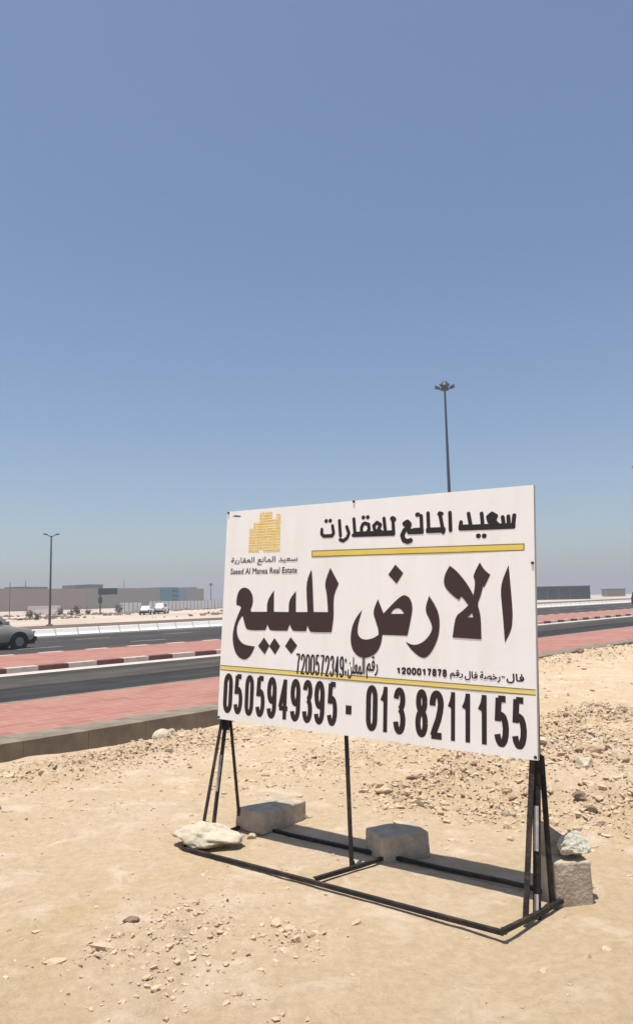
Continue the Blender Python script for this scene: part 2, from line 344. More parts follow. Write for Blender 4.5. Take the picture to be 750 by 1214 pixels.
# local frame (s, n) rotated by YAW: x axis -> (DX,DY), y axis -> (-DY,DX)
pavement = strip('pavement', 10.86, 14.40, 0.145, M['pavers'], thick=0.2)
service_road = strip('service_road', 14.40, 18.1, 0.010, M['asphalt'])
service_worn = strip('service_road_worn_lane', 18.1, 21.2, 0.012, M['asphalt_worn'])
gutter = strip('road_gutter', 21.2, 21.98, 0.016, M['gutter'])
median = strip('median', 22.28, 27.75, 0.165, M['pavers'], thick=0.25)
main_road = strip('main_road', 28.05, 45.9, 0.012, M['asphalt_main'])
far_road = strip('far_road', 45.9, 68.6, 0.014, M['asphalt_far'])
for nm, a, b_ in (('road_line', 44.0, 44.18), ('road_line', 28.7, 28.84)):
    strip(nm, a, b_, 0.020, M['paint'])
# dashes on the main road
db = MB()
for k in range(60):
    for nc in (33.4, 38.9):
        a = 4 + k * 6.0; db.add([(a, nc, 0.022 + zr(a)), (a + 2.2, nc, 0.022 + zr(a + 2.2)), (a + 2.2, nc + .13, 0.022 + zr(a + 2.2)), (a, nc + .13, 0.022 + zr(a))], [(0, 1, 2, 3)])
dsh = db.build('lane_dashes', M['paint']); dsh.rotation_euler = (0, 0, YAW); tag(dsh, kind='structure')

# kerbs: every stone its own piece
def stone_mesh(name, L, w_, h, m, bev):
    b = MB().box(0.0015, L - 0.0015, 0, w_, -h, 0); me_o = b.build(name, m, bevel=bev); me_ = me_o.data; bpy.data.objects.remove(me_o); return me_
def kerb_line(rootname, n0, w_, top, h, L, s0, count, mats, bev=0.012, jit=0.004):
    root = empty(rootname, (0, 0, 0), YAW); tag(root, kind='structure')
    meshes = [stone_mesh('kerb_stone', L, w_, h, m_, bev) for m_ in mats]
    rr = random.Random(n0 * 10)
    for k in range(count):
        s = s0 + k * L
        o = bpy.data.objects.new('kerb_stone', meshes[k % len(meshes)]); COL.objects.link(o); o.parent = root
        o.location = (s, n0 + rr.uniform(-jit, jit), top + zr(s) + rr.uniform(-jit, jit)); o.rotation_euler = (rr.uniform(-.01, .01), -0.004 if s > 5 else 0, rr.uniform(-.004, .004))
    return root
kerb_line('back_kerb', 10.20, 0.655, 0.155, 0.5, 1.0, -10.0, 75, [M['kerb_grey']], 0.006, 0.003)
kerb_line('median_kerb', 21.98, 0.30, 0.172, 0.35, 1.0, -1.8, 120, [M['kerb_white'], M['kerb_red']], 0.02)
kerb_line('median_kerb', 27.75, 0.30, 0.172, 0.35, 1.0, -1.8, 120, [M['kerb_white'], M['kerb_red']], 0.02)
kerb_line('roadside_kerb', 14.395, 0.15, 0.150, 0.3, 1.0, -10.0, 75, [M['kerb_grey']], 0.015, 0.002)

# ------------------------------------------------------------------ the sign
SIGN = json.loads('''{"big":[[[[0.242,1.151],[0.295,1.138],[0.336,1.098],[0.353,1.049],[0.348,0.995],[0.327,0.956],[0.336,0.937],[0.514,0.939],[0.512,1.035],[0.583,1.122],[0.591,0.94],[0.75,0.94],[0.749,1.041],[0.82,1.116],[0.826,0.941],[0.947,0.943],[0.921,1.181],[0.971,1.289],[0.981,1.278],[1.009,0.944],[1.153,0.945],[1.137,1.092],[1.11,1.179],[1.164,1.304],[1.251,1.173],[1.201,1.078],[1.21,0.912],[1.201,0.849],[1.192,0.785],[0.99,0.779],[0.972,0.794],[0.951,0.833],[0.938,0.787],[0.81,0.783],[0.789,0.798],[0.766,0.838],[0.744,0.785],[0.562,0.78],[0.543,0.797],[0.526,0.832],[0.506,0.783],[0.303,0.776],[0.275,0.809],[0.252,0.867],[0.243,0.898],[0.224,0.891],[0.187,0.836],[0.175,0.777],[0.195,0.709],[0.251,0.658],[0.323,0.646],[0.394,0.641],[0.359,0.571],[0.304,0.525],[0.245,0.527],[0.184,0.563],[0.144,0.639],[0.13,0.727],[0.148,0.826],[0.183,0.905],[0.219,0.975],[0.198,0.989],[0.162,0.994],[0.156,1.034],[0.171,1.103],[0.203,1.138]]],[[[0.493,0.721],[0.556,0.655],[0.508,0.58],[0.431,0.646]]],[[[0.608,0.721],[0.672,0.655],[0.621,0.583],[0.554,0.65]]],[[[0.78,0.733],[0.852,0.667],[0.794,0.595],[0.724,0.657]]],[[[1.62,1.05],[1.647,0.996],[1.673,0.941],[1.732,0.997],[1.8,1.057],[1.829,1.074],[1.853,1.083],[1.877,1.074],[1.896,1.062],[1.914,1.032],[1.923,0.995],[1.921,0.957],[1.903,0.865],[1.883,0.779],[1.666,0.779],[1.657,0.715],[1.628,0.654],[1.578,0.614],[1.507,0.595],[1.445,0.608],[1.397,0.653],[1.374,0.722],[1.382,0.818],[1.417,0.898],[1.478,0.967],[1.459,0.907],[1.439,0.837],[1.441,0.776],[1.473,0.743],[1.525,0.736],[1.586,0.751],[1.631,0.778],[1.63,0.816],[1.603,0.884],[1.576,0.953]],[[1.737,0.939],[1.75,0.959],[1.771,0.978],[1.801,0.985],[1.83,0.973],[1.853,0.941]]],[[[1.771,1.315],[1.841,1.249],[1.785,1.168],[1.71,1.238]]],[[[2.061,1.076],[2.11,1.009],[2.142,0.943],[2.149,0.87],[2.139,0.781],[2.103,0.699],[2.062,0.641],[2.025,0.62],[1.984,0.629],[1.917,0.675],[1.867,0.735],[1.917,0.714],[1.964,0.714],[2.02,0.74],[2.066,0.787],[2.091,0.836],[2.074,0.893],[2.024,0.971]]],[[[2.227,1.295],[2.276,1.262],[2.338,1.195],[2.382,1.135],[2.412,1.081],[2.423,1.138],[2.423,1.19],[2.408,1.219],[2.461,1.314],[2.493,1.261],[2.54,1.225],[2.495,1.139],[2.484,1.142],[2.467,1.075],[2.441,1.019],[2.46,0.964],[2.468,0.909],[2.471,0.772],[2.25,0.778],[2.272,0.929],[2.32,0.962],[2.374,1.009],[2.329,1.066],[2.316,1.07],[2.301,1.046],[2.25,1.078],[2.187,1.14],[2.179,1.189],[2.191,1.239]],[[2.366,0.923],[2.403,0.955],[2.409,0.924]]],[[[2.675,1.289],[2.684,1.191],[2.698,1.013],[2.701,0.936],[2.692,0.844],[2.643,0.755],[2.629,0.958],[2.61,1.145]]]],"header":[[0.03,[[1.069,1.623],[1.068,1.587],[1.089,1.567],[1.173,1.566],[1.188,1.587],[1.175,1.648]]],[0.03,[[1.243,1.686],[1.256,1.562]]],[0.03,[[1.316,1.632],[1.338,1.579],[1.322,1.541],[1.285,1.519],[1.254,1.53]]],[0.03,[[1.383,1.692],[1.397,1.559]]],[0.03,[[1.38,1.56],[1.752,1.553]]],[0.03,[[1.394,1.573],[1.745,1.567]]],[0.03,[[1.469,1.644],[1.489,1.651],[1.524,1.64],[1.529,1.599],[1.507,1.571]]],[0.03,[[1.469,1.644],[1.456,1.615],[1.461,1.567]]],[0.03,[[1.571,1.626],[1.601,1.651],[1.633,1.631],[1.615,1.595],[1.653,1.564]]],[0.03,[[1.571,1.626],[1.579,1.597],[1.599,1.572]]],[0.03,[[1.664,1.679],[1.68,1.563]]],[0.03,[[1.743,1.68],[1.753,1.553]]],[0.03,[[1.886,1.558],[1.999,1.555]]],[0.03,[[1.88,1.572],[1.999,1.568]]],[0.038,[[1.847,1.628],[1.873,1.64],[1.892,1.62],[1.88,1.592],[1.848,1.577],[1.828,1.538],[1.843,1.501],[1.875,1.488],[1.902,1.496]]],[0.038,[[1.737,1.674],[1.756,1.667]]],[0.038,[[1.86,1.616],[1.873,1.615]]],[0.034,[[1.109,1.692],[1.112,1.692]]],[0.034,[[1.15,1.692],[1.153,1.692]]],[0.034,[[1.472,1.699],[1.474,1.699]]],[0.034,[[1.513,1.699],[1.516,1.698]]],[0.034,[[1.96,1.691],[1.965,1.691]]],[0.03,[[1.99,1.679],[1.996,1.569]]],[0.03,[[1.927,1.562],[1.997,1.563]]],[0.03,[[1.927,1.575],[1.996,1.575]]],[0.03,[[2.048,1.696],[2.054,1.562]]],[0.03,[[2.045,1.559],[2.179,1.557]]],[0.03,[[2.045,1.571],[2.179,1.569]]],[0.03,[[2.145,1.69],[2.17,1.572]]],[0.03,[[2.139,1.684],[2.162,1.685]]],[0.03,[[2.167,1.566],[2.173,1.545]]],[0.03,[[2.228,1.688],[2.233,1.557]]],[0.03,[[2.376,1.671],[2.396,1.562]]],[0.03,[[2.31,1.565],[2.393,1.563]]],[0.03,[[2.31,1.579],[2.394,1.577]]],[0.03,[[2.317,1.612],[2.312,1.577]]],[0.03,[[2.393,1.563],[2.714,1.557]]],[0.03,[[2.393,1.575],[2.714,1.569]]],[0.03,[[2.477,1.665],[2.486,1.567]]],[0.03,[[2.525,1.638],[2.556,1.66],[2.587,1.641],[2.57,1.609],[2.604,1.572]]],[0.03,[[2.525,1.638],[2.534,1.606],[2.556,1.581]]],[0.03,[[2.556,1.634],[2.558,1.61]]],[0.03,[[2.635,1.629],[2.643,1.576]]],[0.03,[[2.677,1.632],[2.679,1.574]]],[0.03,[[2.72,1.637],[2.71,1.561]]],[0.034,[[1.955,1.691],[1.959,1.691]]],[0.034,[[2.449,1.505],[2.454,1.505]]],[0.034,[[2.494,1.503],[2.498,1.503]]]],"dash":[1.345,0.228,1.399,0.161],"digits":[["0",0.055,0.162,0.056,0.398,0.42],["5",0.179,0.279,0.056,0.398,0.42],["0",0.305,0.403,0.056,0.398,0.42],["5",0.428,0.528,0.056,0.398,0.42],["9",0.55,0.653,0.056,0.398,0.42],["4",0.672,0.783,0.056,0.398,0.42],["9",0.799,0.902,0.056,0.398,0.42],["3",0.923,1.024,0.056,0.398,0.42],["9",1.041,1.143,0.056,0.398,0.42],["5",1.169,1.266,0.056,0.398,0.42],["0",1.531,1.633,0.056,0.398,0.42],["1",1.654,1.737,0.056,0.398,0.42],["3",1.769,1.874,0.056,0.398,0.42],["8",1.955,2.057,0.056,0.398,0.42],["2",2.07,2.183,0.056,0.398,0.42],["1",2.212,2.287,0.056,0.398,0.42],["1",2.32,2.403,0.056,0.398,0.42],["1",2.44,2.526,0.056,0.398,0.42],["5",2.561,2.666,0.056,0.398,0.42],["5",2.687,2.79,0.056,0.398,0.42],["7",0.843,0.889,0.436,0.603,0.34],["2",0.893,0.939,0.436,0.603,0.34],["0",0.943,0.988,0.435,0.603,0.34],["0",0.992,1.037,0.435,0.603,0.34],["5",1.041,1.085,0.435,0.603,0.34],["7",1.089,1.133,0.434,0.602,0.34],["2",1.137,1.181,0.434,0.602,0.34],["3",1.184,1.227,0.434,0.602,0.34],["4",1.231,1.274,0.433,0.602,0.34],["9",1.278,1.32,0.433,0.602,0.34],["1",1.792,1.831,0.493,0.546,0.38],["2",1.835,1.874,0.494,0.547,0.38],["0",1.879,1.917,0.494,0.547,0.38],["0",1.921,1.96,0.494,0.548,0.38],["0",1.964,2.002,0.494,0.548,0.38],["1",2.006,2.044,0.494,0.549,0.38],["7",2.048,2.085,0.494,0.549,0.38],["8",2.089,2.126,0.495,0.55,0.38],["7",2.13,2.167,0.495,0.55,0.38],["8",2.171,2.207,0.495,0.551,0.38]],"rects":{"muln":[1.356,0.433,1.512,0.597],"colon":[1.328,0.46,1.344,0.586],"raqm":[1.527,0.443,1.629,0.613],"raqm2":[2.231,0.487,2.329,0.549],"fal2":[2.345,0.486,2.44,0.547],"rkhsa":[2.459,0.486,2.607,0.55],"fal":[2.653,0.487,2.774,0.549],"dots":[2.616,0.52,2.641,0.528],"ar":[0.074,1.345,0.825,1.417],"en":[0.074,1.267,0.824,1.32]},"stripe1":[[0.97,1.451],[2.791,1.437],[2.79,1.386],[0.972,1.396]],"stripe2":[[-0.008,0.464],[2.853,0.456],[2.854,0.415],[-0.006,0.419]],"emblem":[[0.269,1.823],[0.628,1.799],[0.635,1.454],[0.28,1.458]]}''')
BW, BH = 2.86, 1.842
BLc = Vector((-0.909, 6.70, 0.984)); BU = Vector((0.8113636, -0.58413984, -0.02167365)); BV = Vector((0.05117668, 0.03405045, 0.99810897))
BN = BU.cross(BV).normalized()                       # towards the viewer
def B(u, v, d=0.0): return BLc + BU * u + BV * v + BN * d
sign = empty('land_sale_sign', (0.25, 5.80, 0.0))
tag(sign, 'large white land for sale signboard with dark Arabic lettering on a black angle iron frame', 'signboard')
SO = Vector(sign.location)
def sb(name, mb, m, **k): 
    mb.v = [tuple(Vector(p) - SO) for p in mb.v]; return mb.build(name, m, sign, **k)
# panel: a slightly slack banner stretched round a frame, 32 mm thick
nx, ny = 44, 28; pv = []; pf = []
for j in range(ny + 1):
    for i in range(nx + 1):
        u, v = BW * i / nx, BH * j / ny
        e = min(i, nx - i, 6) / 6 * min(j, ny - j, 6) / 6
        d = -0.003 * e * (1 + math.sin(u * 5.3 + v * 2.1) * 0.4) * 0.5
        pv.append(B(u, v, d))
for j in range(ny):
    for i in range(nx): a = j * (nx + 1) + i; pf.append((a, a + 1, a + nx + 2, a + nx + 1))
pm = MB(); pm.add(pv, pf); panel = sb('panel', pm, M['vinyl'], smooth=True)
em = MB(); c4 = [(0, 0), (BW, 0), (BW, BH), (0, BH)]
vs = [B(a, b, -0.0005) for a, b in c4] + [B(a, b, -0.034) for a, b in c4]
em.add(vs, [(0, 1, 5, 4), (1, 2, 6, 5), (2, 3, 7, 6), (3, 0, 4, 7), (4, 5, 6, 7)]); sb('panel_edge', em, M['vinyl_edge'])
# frame behind: top, bottom and middle rails
for v in (0.03, BH * 0.5, BH - 0.03):
    sb('back_rail', MB().bar(B(0.02, v, -0.056), B(BW - 0.02, v, -0.056), 0.04, 0.04), M['steel'])
LIFT = 0.0010
_z = [0]
def flat_poly(mb, loops, d):
    """fill outer loop minus holes in the (u, v) plane"""
    bm = bmesh.new(); es = []
    for lp in loops:
        vs = [bm.verts.new((p[0], p[1], 0)) for p in lp]
        es += [bm.edges.new((vs[i], vs[(i + 1) % len(vs)])) for i in range(len(vs))]
    bmesh.ops.triangle_fill(bm, edges=es, use_beauty=True, use_dissolve=False)
    bm.verts.index_update()
    mb.add([B(v.co.x, v.co.y, d) for v in bm.verts], [tuple(v.index for v in f.verts) for f in bm.faces]); bm.free()
def ribbon(mb, pts, t, square=False):
    pts = [tuple(p) for p in pts]
    for k in range(len(pts)):
        _z[0] += 1; d = LIFT + (_z[0] % 40) * 4e-6
        if not square or 0 < k < len(pts) - 1:
            n = 10; c = pts[k]
            mb.add([B(c[0] + math.cos(a) * t / 2, c[1] + math.sin(a) * t / 2, d + 2e-6) for a in [2 * math.pi * i / n for i in range(n)]], [tuple(range(n))])
        if k + 1 < len(pts):
            (x0, y0), (x1, y1) = pts[k], pts[k + 1]; L = math.hypot(x1 - x0, y1 - y0)
            if L < 1e-6: continue
            ax, ay = (x1 - x0) / L, (y1 - y0) / L; px, py = -ay * t / 2, ax * t / 2
            mb.add([B(x0 + px, y0 + py, d), B(x0 - px, y0 - py, d), B(x1 - px, y1 - py, d), B(x1 + px, y1 + py, d)], [(0, 1, 2, 3)])
def chaikin(lp, it=1, keep=0.0):
    for _ in range(it):
        o = []; n = len(lp)
        for i in range(n):
            p = lp[i]; a = lp[i - 1]; c = lp[(i + 1) % n]
            v1 = (p[0] - a[0], p[1] - a[1]); v2 = (c[0] - p[0], c[1] - p[1])
            l1 = math.hypot(*v1); l2 = math.hypot(*v2)
            cs = (v1[0] * v2[0] + v1[1] * v2[1]) / max(l1 * l2, 1e-9)
            if cs < 0.55: o.append(p)                       # a real corner stays sharp
            else: o += [(p[0] - v1[0] * .25, p[1] - v1[1] * .25), (p[0] + v2[0] * .25, p[1] + v2[1] * .25)]
        lp = o
    return lp
for loops in SIGN['big']:
    bigm = MB(); flat_poly(bigm, [chaikin([tuple(p) for p in lp], 2) for lp in loops], LIFT); sb('letter' if len(loops[0]) > 4 else 'letter_dot', bigm, M['ink'])
words = [MB(), MB(), MB()]
for wd, pts in SIGN['header']:
    cu_ = sum(p[0] for p in pts) / len(pts); ribbon(words[0 if cu_ < 1.83 else (1 if cu_ < 2.30 else 2)], pts, wd)
for hm in words: tag(sb('header_word', hm, M['ink_dark']), kind='stuff')
# digits
def arc(cx, cy, rx, ry, a0, a1, n=9):
    return [(cx + rx * math.cos(R(a0 + (a1 - a0) * i / n)), cy + ry * math.sin(R(a0 + (a1 - a0) * i / n))) for i in range(n + 1)]
DG = {
 '0': [arc(.5, .76, .5, .24, 0, 180) + arc(.5, .24, .5, .24, 180, 360) + [(1, .76)]],
 '1': [[(.62, -.04), (.62, 1.04)], [(.60, .97), (.42, .84), (.02, .70)]],
 '2': [arc(.5, .75, .5, .25, 190, 0, 10) + [(.93, .60), (.70, .38), (.28, .14), (.08, -.0)], [(-.14, .0), (1.12, .0)]],
 '3': [arc(.5, .77, .46, .23, 175, -80, 10), arc(.5, .27, .5, .27, 85, -172, 10)],
 '4': [[(.70, -.04), (.70, 1.02)], [(.68, .98), (.02, .27)], [(-.1, .25), (1.12, .25)]],
 '5': [[(1.0, 1.0), (.14, 1.0)], [(.18, 1.02), (.06, .50)], [(.06, .52)] + arc(.48, .32, .52, .32, 115, -160, 10)],
 '7': [[(-.1, 1.0), (1.08, 1.0)], [(1.0, .98), (.62, .6), (.38, -.04)]],
 '8': [arc(.5, .77, .43, .23, 0, 360, 16), arc(.5, .27, .5, .27, 0, 360, 16)],
 '9': [arc(.5, .70, .5, .30, 0, 360, 16), [(1, .70)] + arc(.5, .27, .5, .27, 0, -165, 9)],
}
def digit(mb, ch, u0, u1, v0, v1, th):
    w_ = u1 - u0; t = w_ * th; h = v1 - v0
    ty = t / 2
    for st in DG[ch]:
        ribbon(mb, [(u0 + t / 2 + (w_ - t) * x, v0 + ty + (h - 2 * ty) * y) for x, y in st], t, square=True)
pm_, sm_ = MB(), MB()
for ch, a, b_, v0, v1, th in SIGN['digits']:
    if (v1 - v0) > 0.3: dm = MB(); digit(dm, ch, a, b_, v0, v1, th * (.82 if ch == '4' else 1)); sb('digit', dm, M['ink_dark'])
    else: digit(sm_, ch, a, b_, v0, v1, th)
u0, v1, u1, v0 = SIGN['dash']
pm_.add([B(u0, v0, LIFT), B(u1, v0, LIFT), B(u1, v1, LIFT), B(u0, v1, LIFT)], [(0, 1, 2, 3)])
sb('dash', pm_, M['ink_dark'])
tag(sb('licence_numbers', sm_, M['ink_dark']), kind='stuff')
# small Arabic and Latin print from the built-in font, glyph by glyph in visual order
def glyph_mesh(s):
    out = []; x = 0.0
    for k, ch in enumerate(s):
        cu = bpy.data.curves.new('g', 'FONT'); cu.body = s[:k + 1]; cu.size = 1.0; cu.resolution_u = 2
        out.append(cu)
    cu = bpy.data.curves.new('g', 'FONT'); cu.body = s; cu.size = 1.0; cu.resolution_u = 2
    ob = bpy.data.objects.new('g', cu); COL.objects.link(ob)
    bpy.context.view_layer.update()
    m_ = bpy.data.meshes.new_from_object(ob)
    vs = [tuple(v.co) for v in m_.vertices]; fs = [tuple(p.vertices) for p in m_.polygons]
    bpy.data.objects.remove(ob)
    return vs, fs
def print_rect(mb, s, rect, swell=0.0):
    vs, fs = glyph_mesh(s)
    if not vs: return
    x0 = min(v[0] for v in vs); x1 = max(v[0] for v in vs); y0 = min(v[1] for v in vs); y1 = max(v[1] for v in vs)
    a, b, c, d = rect
    for k, (du, dv) in enumerate(((0, 0), (swell, 0), (0, swell), (-swell, 0), (0, -swell)) if swell else ((0, 0),)):
        mb.add([B(a + (v[0] - x0) / (x1 - x0) * (c - a) + du, b + (v[1] - y0) / (y1 - y0) * (d - b) + dv, LIFT + 2e-5 * k) for v in vs], fs)
RC = SIGN['rects']
V = lambda *c: ''.join(chr(x) for x in c[::-1])
saeed = V(0xFEB3, 0xFECC, 0xFEF4, 0xFEAA); manea = V(0xFE8D, 0xFEDF, 0xFEE4, 0xFE8E, 0xFEE7, 0xFECA)
aqar = V(0xFE8D, 0xFEDF, 0xFECC, 0xFED8, 0xFE8E, 0xFEAD, 0xFEF3, 0xFE94)
raqm = V(0xFEAD, 0xFED7, 0xFEE2); muln = V(0xFE8D, 0xFEDF, 0xFEE4, 0xFECC, 0xFEE0, 0xFEE6)
fal = V(0xFED3, 0xFE8E, 0xFEDD); rkhsa = V(0xFEAD, 0xFEA7, 0xFEBC, 0xFE94)
tm = MB()
print_rect(tm, muln, RC['muln'], .0022); print_rect(tm, raqm, RC['raqm'], .0022); print_rect(tm, ':', RC['colon'], .001)
print_rect(tm, raqm, RC['raqm2'], .0018); print_rect(tm, fal, RC['fal2'], .0018); print_rect(tm, rkhsa, RC['rkhsa'], .0018); print_rect(tm, fal, RC['fal'], .0022)
a, b, c, d = RC['dots']
tm.add([B(a, b, LIFT), B(c, b, LIFT), B(c, d, LIFT), B(a, d, LIFT)], [(0, 1, 2, 3)])
tag(sb('licence_lettering', tm, M['ink_dark']), kind='stuff')
nm_ = MB(); print_rect(nm_, aqar + ' ' + manea + ' ' + saeed, RC['ar'], .0012); print_rect(nm_, 'Saeed Al Manea Real Estate', RC['en'], .0012)
tag(sb('company_name', nm_, M['ink2']), kind='stuff')
# stripes
def quad_uv(mb, q, d): mb.add([B(p[0], p[1], d) for p in q], [(0, 1, 2, 3)])
def inset(q, k):
    tl, tr, br, bl = q; f = lambda p, r, t: (p[0] + (r[0] - p[0]) * t, p[1] + (r[1] - p[1]) * t)
    return [f(tl, bl, k), f(tr, br, k), f(br, tr, k), f(bl, tl, k)]
for key, cut in (('stripe1', 0.15), ('stripe2', 0.17)):
    q = SIGN[key]; q = [(min(max(p[0], 0.004), BW - 0.004), p[1]) for p in q]
    a = MB(); quad_uv(a, q, 0.0004); st = sb('stripe', a, M['olive'])
    q2 = inset(q, cut)
    if key == 'stripe1': q2 = [(q2[0][0] + .008, q2[0][1]), (q2[1][0] - .008, q2[1][1]), (q2[2][0] - .008, q2[2][1]), (q2[3][0] + .008, q2[3][1])]
    b_ = MB(); quad_uv(b_, q2, 0.0006); b_.v = [tuple(Vector(p) - SO) for p in b_.v]; b_.build('stripe_fill', M['yellow'], st)
    if key == 'stripe2':
        c_ = MB(); f = lambda t, i, j: (q2[i][0], q2[i][1] + (q2[j][1] - q2[i][1]) * t)
        quad_uv(c_, [f(.62, 0, 3), f(.5, 1, 2), f(.86, 1, 2), f(.96, 0, 3)], 0.0008); c_.v = [tuple(Vector(p) - SO) for p in c_.v]; c_.build('stripe_highlight', M['yellow2'], st)
# gold square-script emblem above the company name
eu, ev, ew, eh = 0.275, 1.458, 0.352, 0.352
steps = [(0.0, 0.0, 0.36, 0.60), (0.14, 0.06, 0.60, 0.76), (0.31, 0.10, 0.74, 0.985), (0.48, 0.0, 1.0, 0.70), (0.85, 0.6, 1.0, 0.90), (0.60, 0.6, 0.86, 0.80)]
e1 = MB()
for k, (a, b_, c, d) in enumerate(steps): e1.add([B(eu + ew * x, ev + eh * y, 0.0004 + k * 2e-5) for x, y in ((a, b_), (c, b_), (c, d), (a, d))], [(0, 1, 2, 3)])
embl = sb('emblem', e1, M['gold_pale'])
rr = random.Random(4); e2 = MB()
def inside(x, y): return any(a <= x <= c and b_ <= y <= d for a, b_, c, d in steps)
NG = 15
for i in range(NG):
    for j in range(NG):
        x = (i + .5) / NG; y = (j + .5) / NG
        if not inside(x, y): continue
        h = 0.62 / NG; g = 1.0 / NG
        kind = rr.random()
        r_ = (x - h / 2, y - h / 2, x + h / 2, y + h / 2)
        if kind < 0.42: r_ = (x - g * .5, y - h / 2, x + g * .52, y + h / 2)
        elif kind < 0.84: r_ = (x - h / 2, y - g * .5, x + h / 2, y + g * .52)
        a, b_, c, d = r_
        e2.add([B(eu + ew * p, ev + eh * q, 0.0006 + (i * NG + j) % 9 * 1e-5) for p, q in ((a, b_), (c, b_), (c, d), (a, d))], [(0, 1, 2, 3)])
e2.v = [tuple(Vector(p) - SO) for p in e2.v]; e2.build('emblem_script', M['gold'], embl)
# small fixing screws at the corners and a scuff
for a, b_ in ((0.015, 1.83), (1.38, 1.835), (2.845, 1.30), (2.845, 0.02), (0.015, 0.015)):
    sb('screw', MB().tube(B(a, b_, 0.0), B(a, b_, 0.010), 0.011, 0.009, 8), M['steel'])
sm = MB(); sm.add([B(a, b_, .0012) for a, b_ in ((.06, 1.795), (.16, 1.785), (.165, 1.795), (.10, 1.805))], [(0, 1, 2, 3)]); sb('scuff', sm, M['ink2'])

# posts, struts, ground rails (angle iron), measured on the ground
def on_board_plane(u, d): return B(u, 0, d)
BD = -0.056
postL0, postR0, postM0 = Vector((-0.945, 6.62, -0.02)), Vector((1.335, 4.945, -0.03)), Vector((0.21, 5.83, -0.0))
HB = -BN
F1, F2 = Vector((-1.15, 6.33, 0.015)), Vector((1.05, 4.66, 0.02))
K1, K2 = Vector((-0.66, 6.93, 0.015)), Vector((1.62, 5.17, 0.015))
LT = Vector((0, 0, 1))
def leg(name, a, b, wd=0.036): return sb(name, MB().angle(a, b, wd, 0.009, BU, -BN), M['steel'])
tL, tR, tM = B(0.045, BH - 0.03, BD - .03), B(BW - 0.045, BH - 0.03, BD - .03), B(1.305, BH - 0.03, BD - .03)
bL, bR, bM = B(0.035, 0, BD - .03), B(BW - 0.03, 0, BD - .03), B(1.305, 0.02, BD - .03)
leg('post', postL0, bL, 0.038); leg('post', bL, tL, 0.038); leg('post', postR0, bR, 0.05); leg('post', bR, tR, 0.05)
leg('post', postM0, bM, 0.034); leg('post', bM, tM, 0.034)
leg('strut', Vector((-1.02, 6.42, 0.0)), bL + Vector((-.03, 0, .04)), 0.030)
leg('strut', Vector((-0.73, 6.86, 0.0)), bL + Vector((.03, 0, .04)), 0.030)
leg('strut', Vector((1.235, 4.85, 0.0)), bR + Vector((-.03, 0, .02)), 0.036)
leg('strut', Vector((1.47, 5.07, 0.0)), bR + Vector((.03, 0, .02)), 0.036)
def rail(name, a, b, wd=0.027): 
    d = (b - a).normalized(); side = d.cross(LT).normalized(); return sb(name, MB().angle(a, b, wd, 0.008, -side, -LT), M['steel'])
_rj = random.Random(5)
def rail(name, a, b, wd=0.027):
    d = (b - a).normalized(); side = d.cross(LT).normalized(); mb = MB(); n = max(2, int((b - a).length / .45)); prev = a
    pts = [a] + [a.lerp(b, k / n) + side * _rj.uniform(-.006, .006) + LT * _rj.uniform(-.006, .006) for k in range(1, n)] + [b]
    for p, q in zip(pts[:-1], pts[1:]): mb.angle(p, q + (q - p).normalized() * .002, wd, 0.008, -side, -LT)
    return sb(name, mb, M['steel'])
rail('ground_rail', F1, F2); rail('ground_rail', K1, K2); rail('ground_rail', F1 + LT * .012, K1 + LT * .012); rail('ground_rail', F2 + LT * .012, K2 + LT * .012)
ca = F1.lerp(F2, 0.5); rail('ground_rail', Vector((-0.075, 5.555, .028)), Vector((0.60, 6.08, .028)))
for tp in (bL, bR):
    sb('gusset', MB().bar(tp + Vector((0, 0, .03)) + BN * .022 - BU * .001, tp - Vector((0, 0, .10)) + BN * .022, 0.085, 0.006, ref=BN), M['steel'])
for p in (F2 + Vector((0, 0, .012)), Vector((1.235, 4.85, 0.02)), postR0 + Vector((0, 0, .05)), Vector((1.47, 5.07, .02)), postM0 + Vector((0, 0, .04))):
    sb('weld', MB().tube(p - Vector((0, 0, .014)), p + Vector((0, 0, .016)), .024, .016, 7), M['steel'])
# bare primer patches on the outer legs
def patch(a, b, t0, t1, off):
    p, q = a.lerp(b, t0) + off, a.lerp(b, t1) + off
    sb('bare_patch', MB().bar(p, q, 0.030, 0.004, ref=BN), M['worn'])
patch(postL0, bL, 0.40, 0.70, BN * 0.028); patch(postR0, bR, 0.42, 0.70, BN * 0.032)
sb('bare_patch', MB().bar(postR0.lerp(bR, .02) + BN * .03, postR0.lerp(bR, .16) + BN * .03, 0.028, 0.004, ref=BN), M['worn'])

# ------------------------------------------------------------------ stones
def rock_mesh(name, m, seed, size=(1, 1, 1), sub=2, rough=0.16, cuts=7, flat=True, lump=0.0):
    rr = random.Random(seed); bm = bmesh.new(); bmesh.ops.create_icosphere(bm, subdivisions=sub, radius=1.0)
    planes = [(Vector((rr.uniform(-1, 1), rr.uniform(-1, 1), rr.uniform(-.8, 1))).normalized(), rr.uniform(.55, .85)) for _ in range(cuts)]
    for v in bm.verts:
        p = v.co.copy()
        for n, d in planes:
            e = p.dot(n) - d
            if e > 0: p -= n * e
        p *= 1 + rr.uniform(-rough, rough) * 0.35
        if lump: p *= 1 + lump * float(fbm(np.array([p.x * 2 + p.z * 1.3 + seed]), np.array([p.y * 2 + p.z * 1.7]), 1.6, 4, .6)[0])
        v.co = Vector((p.x * size[0], p.y * size[1], p.z * size[2]))
    me = bpy.data.meshes.new(name); bm.to_mesh(me); bm.free(); me.materials.append(m)
    if not flat: me.polygons.foreach_set('use_smooth', [True] * len(me.polygons))
    return me
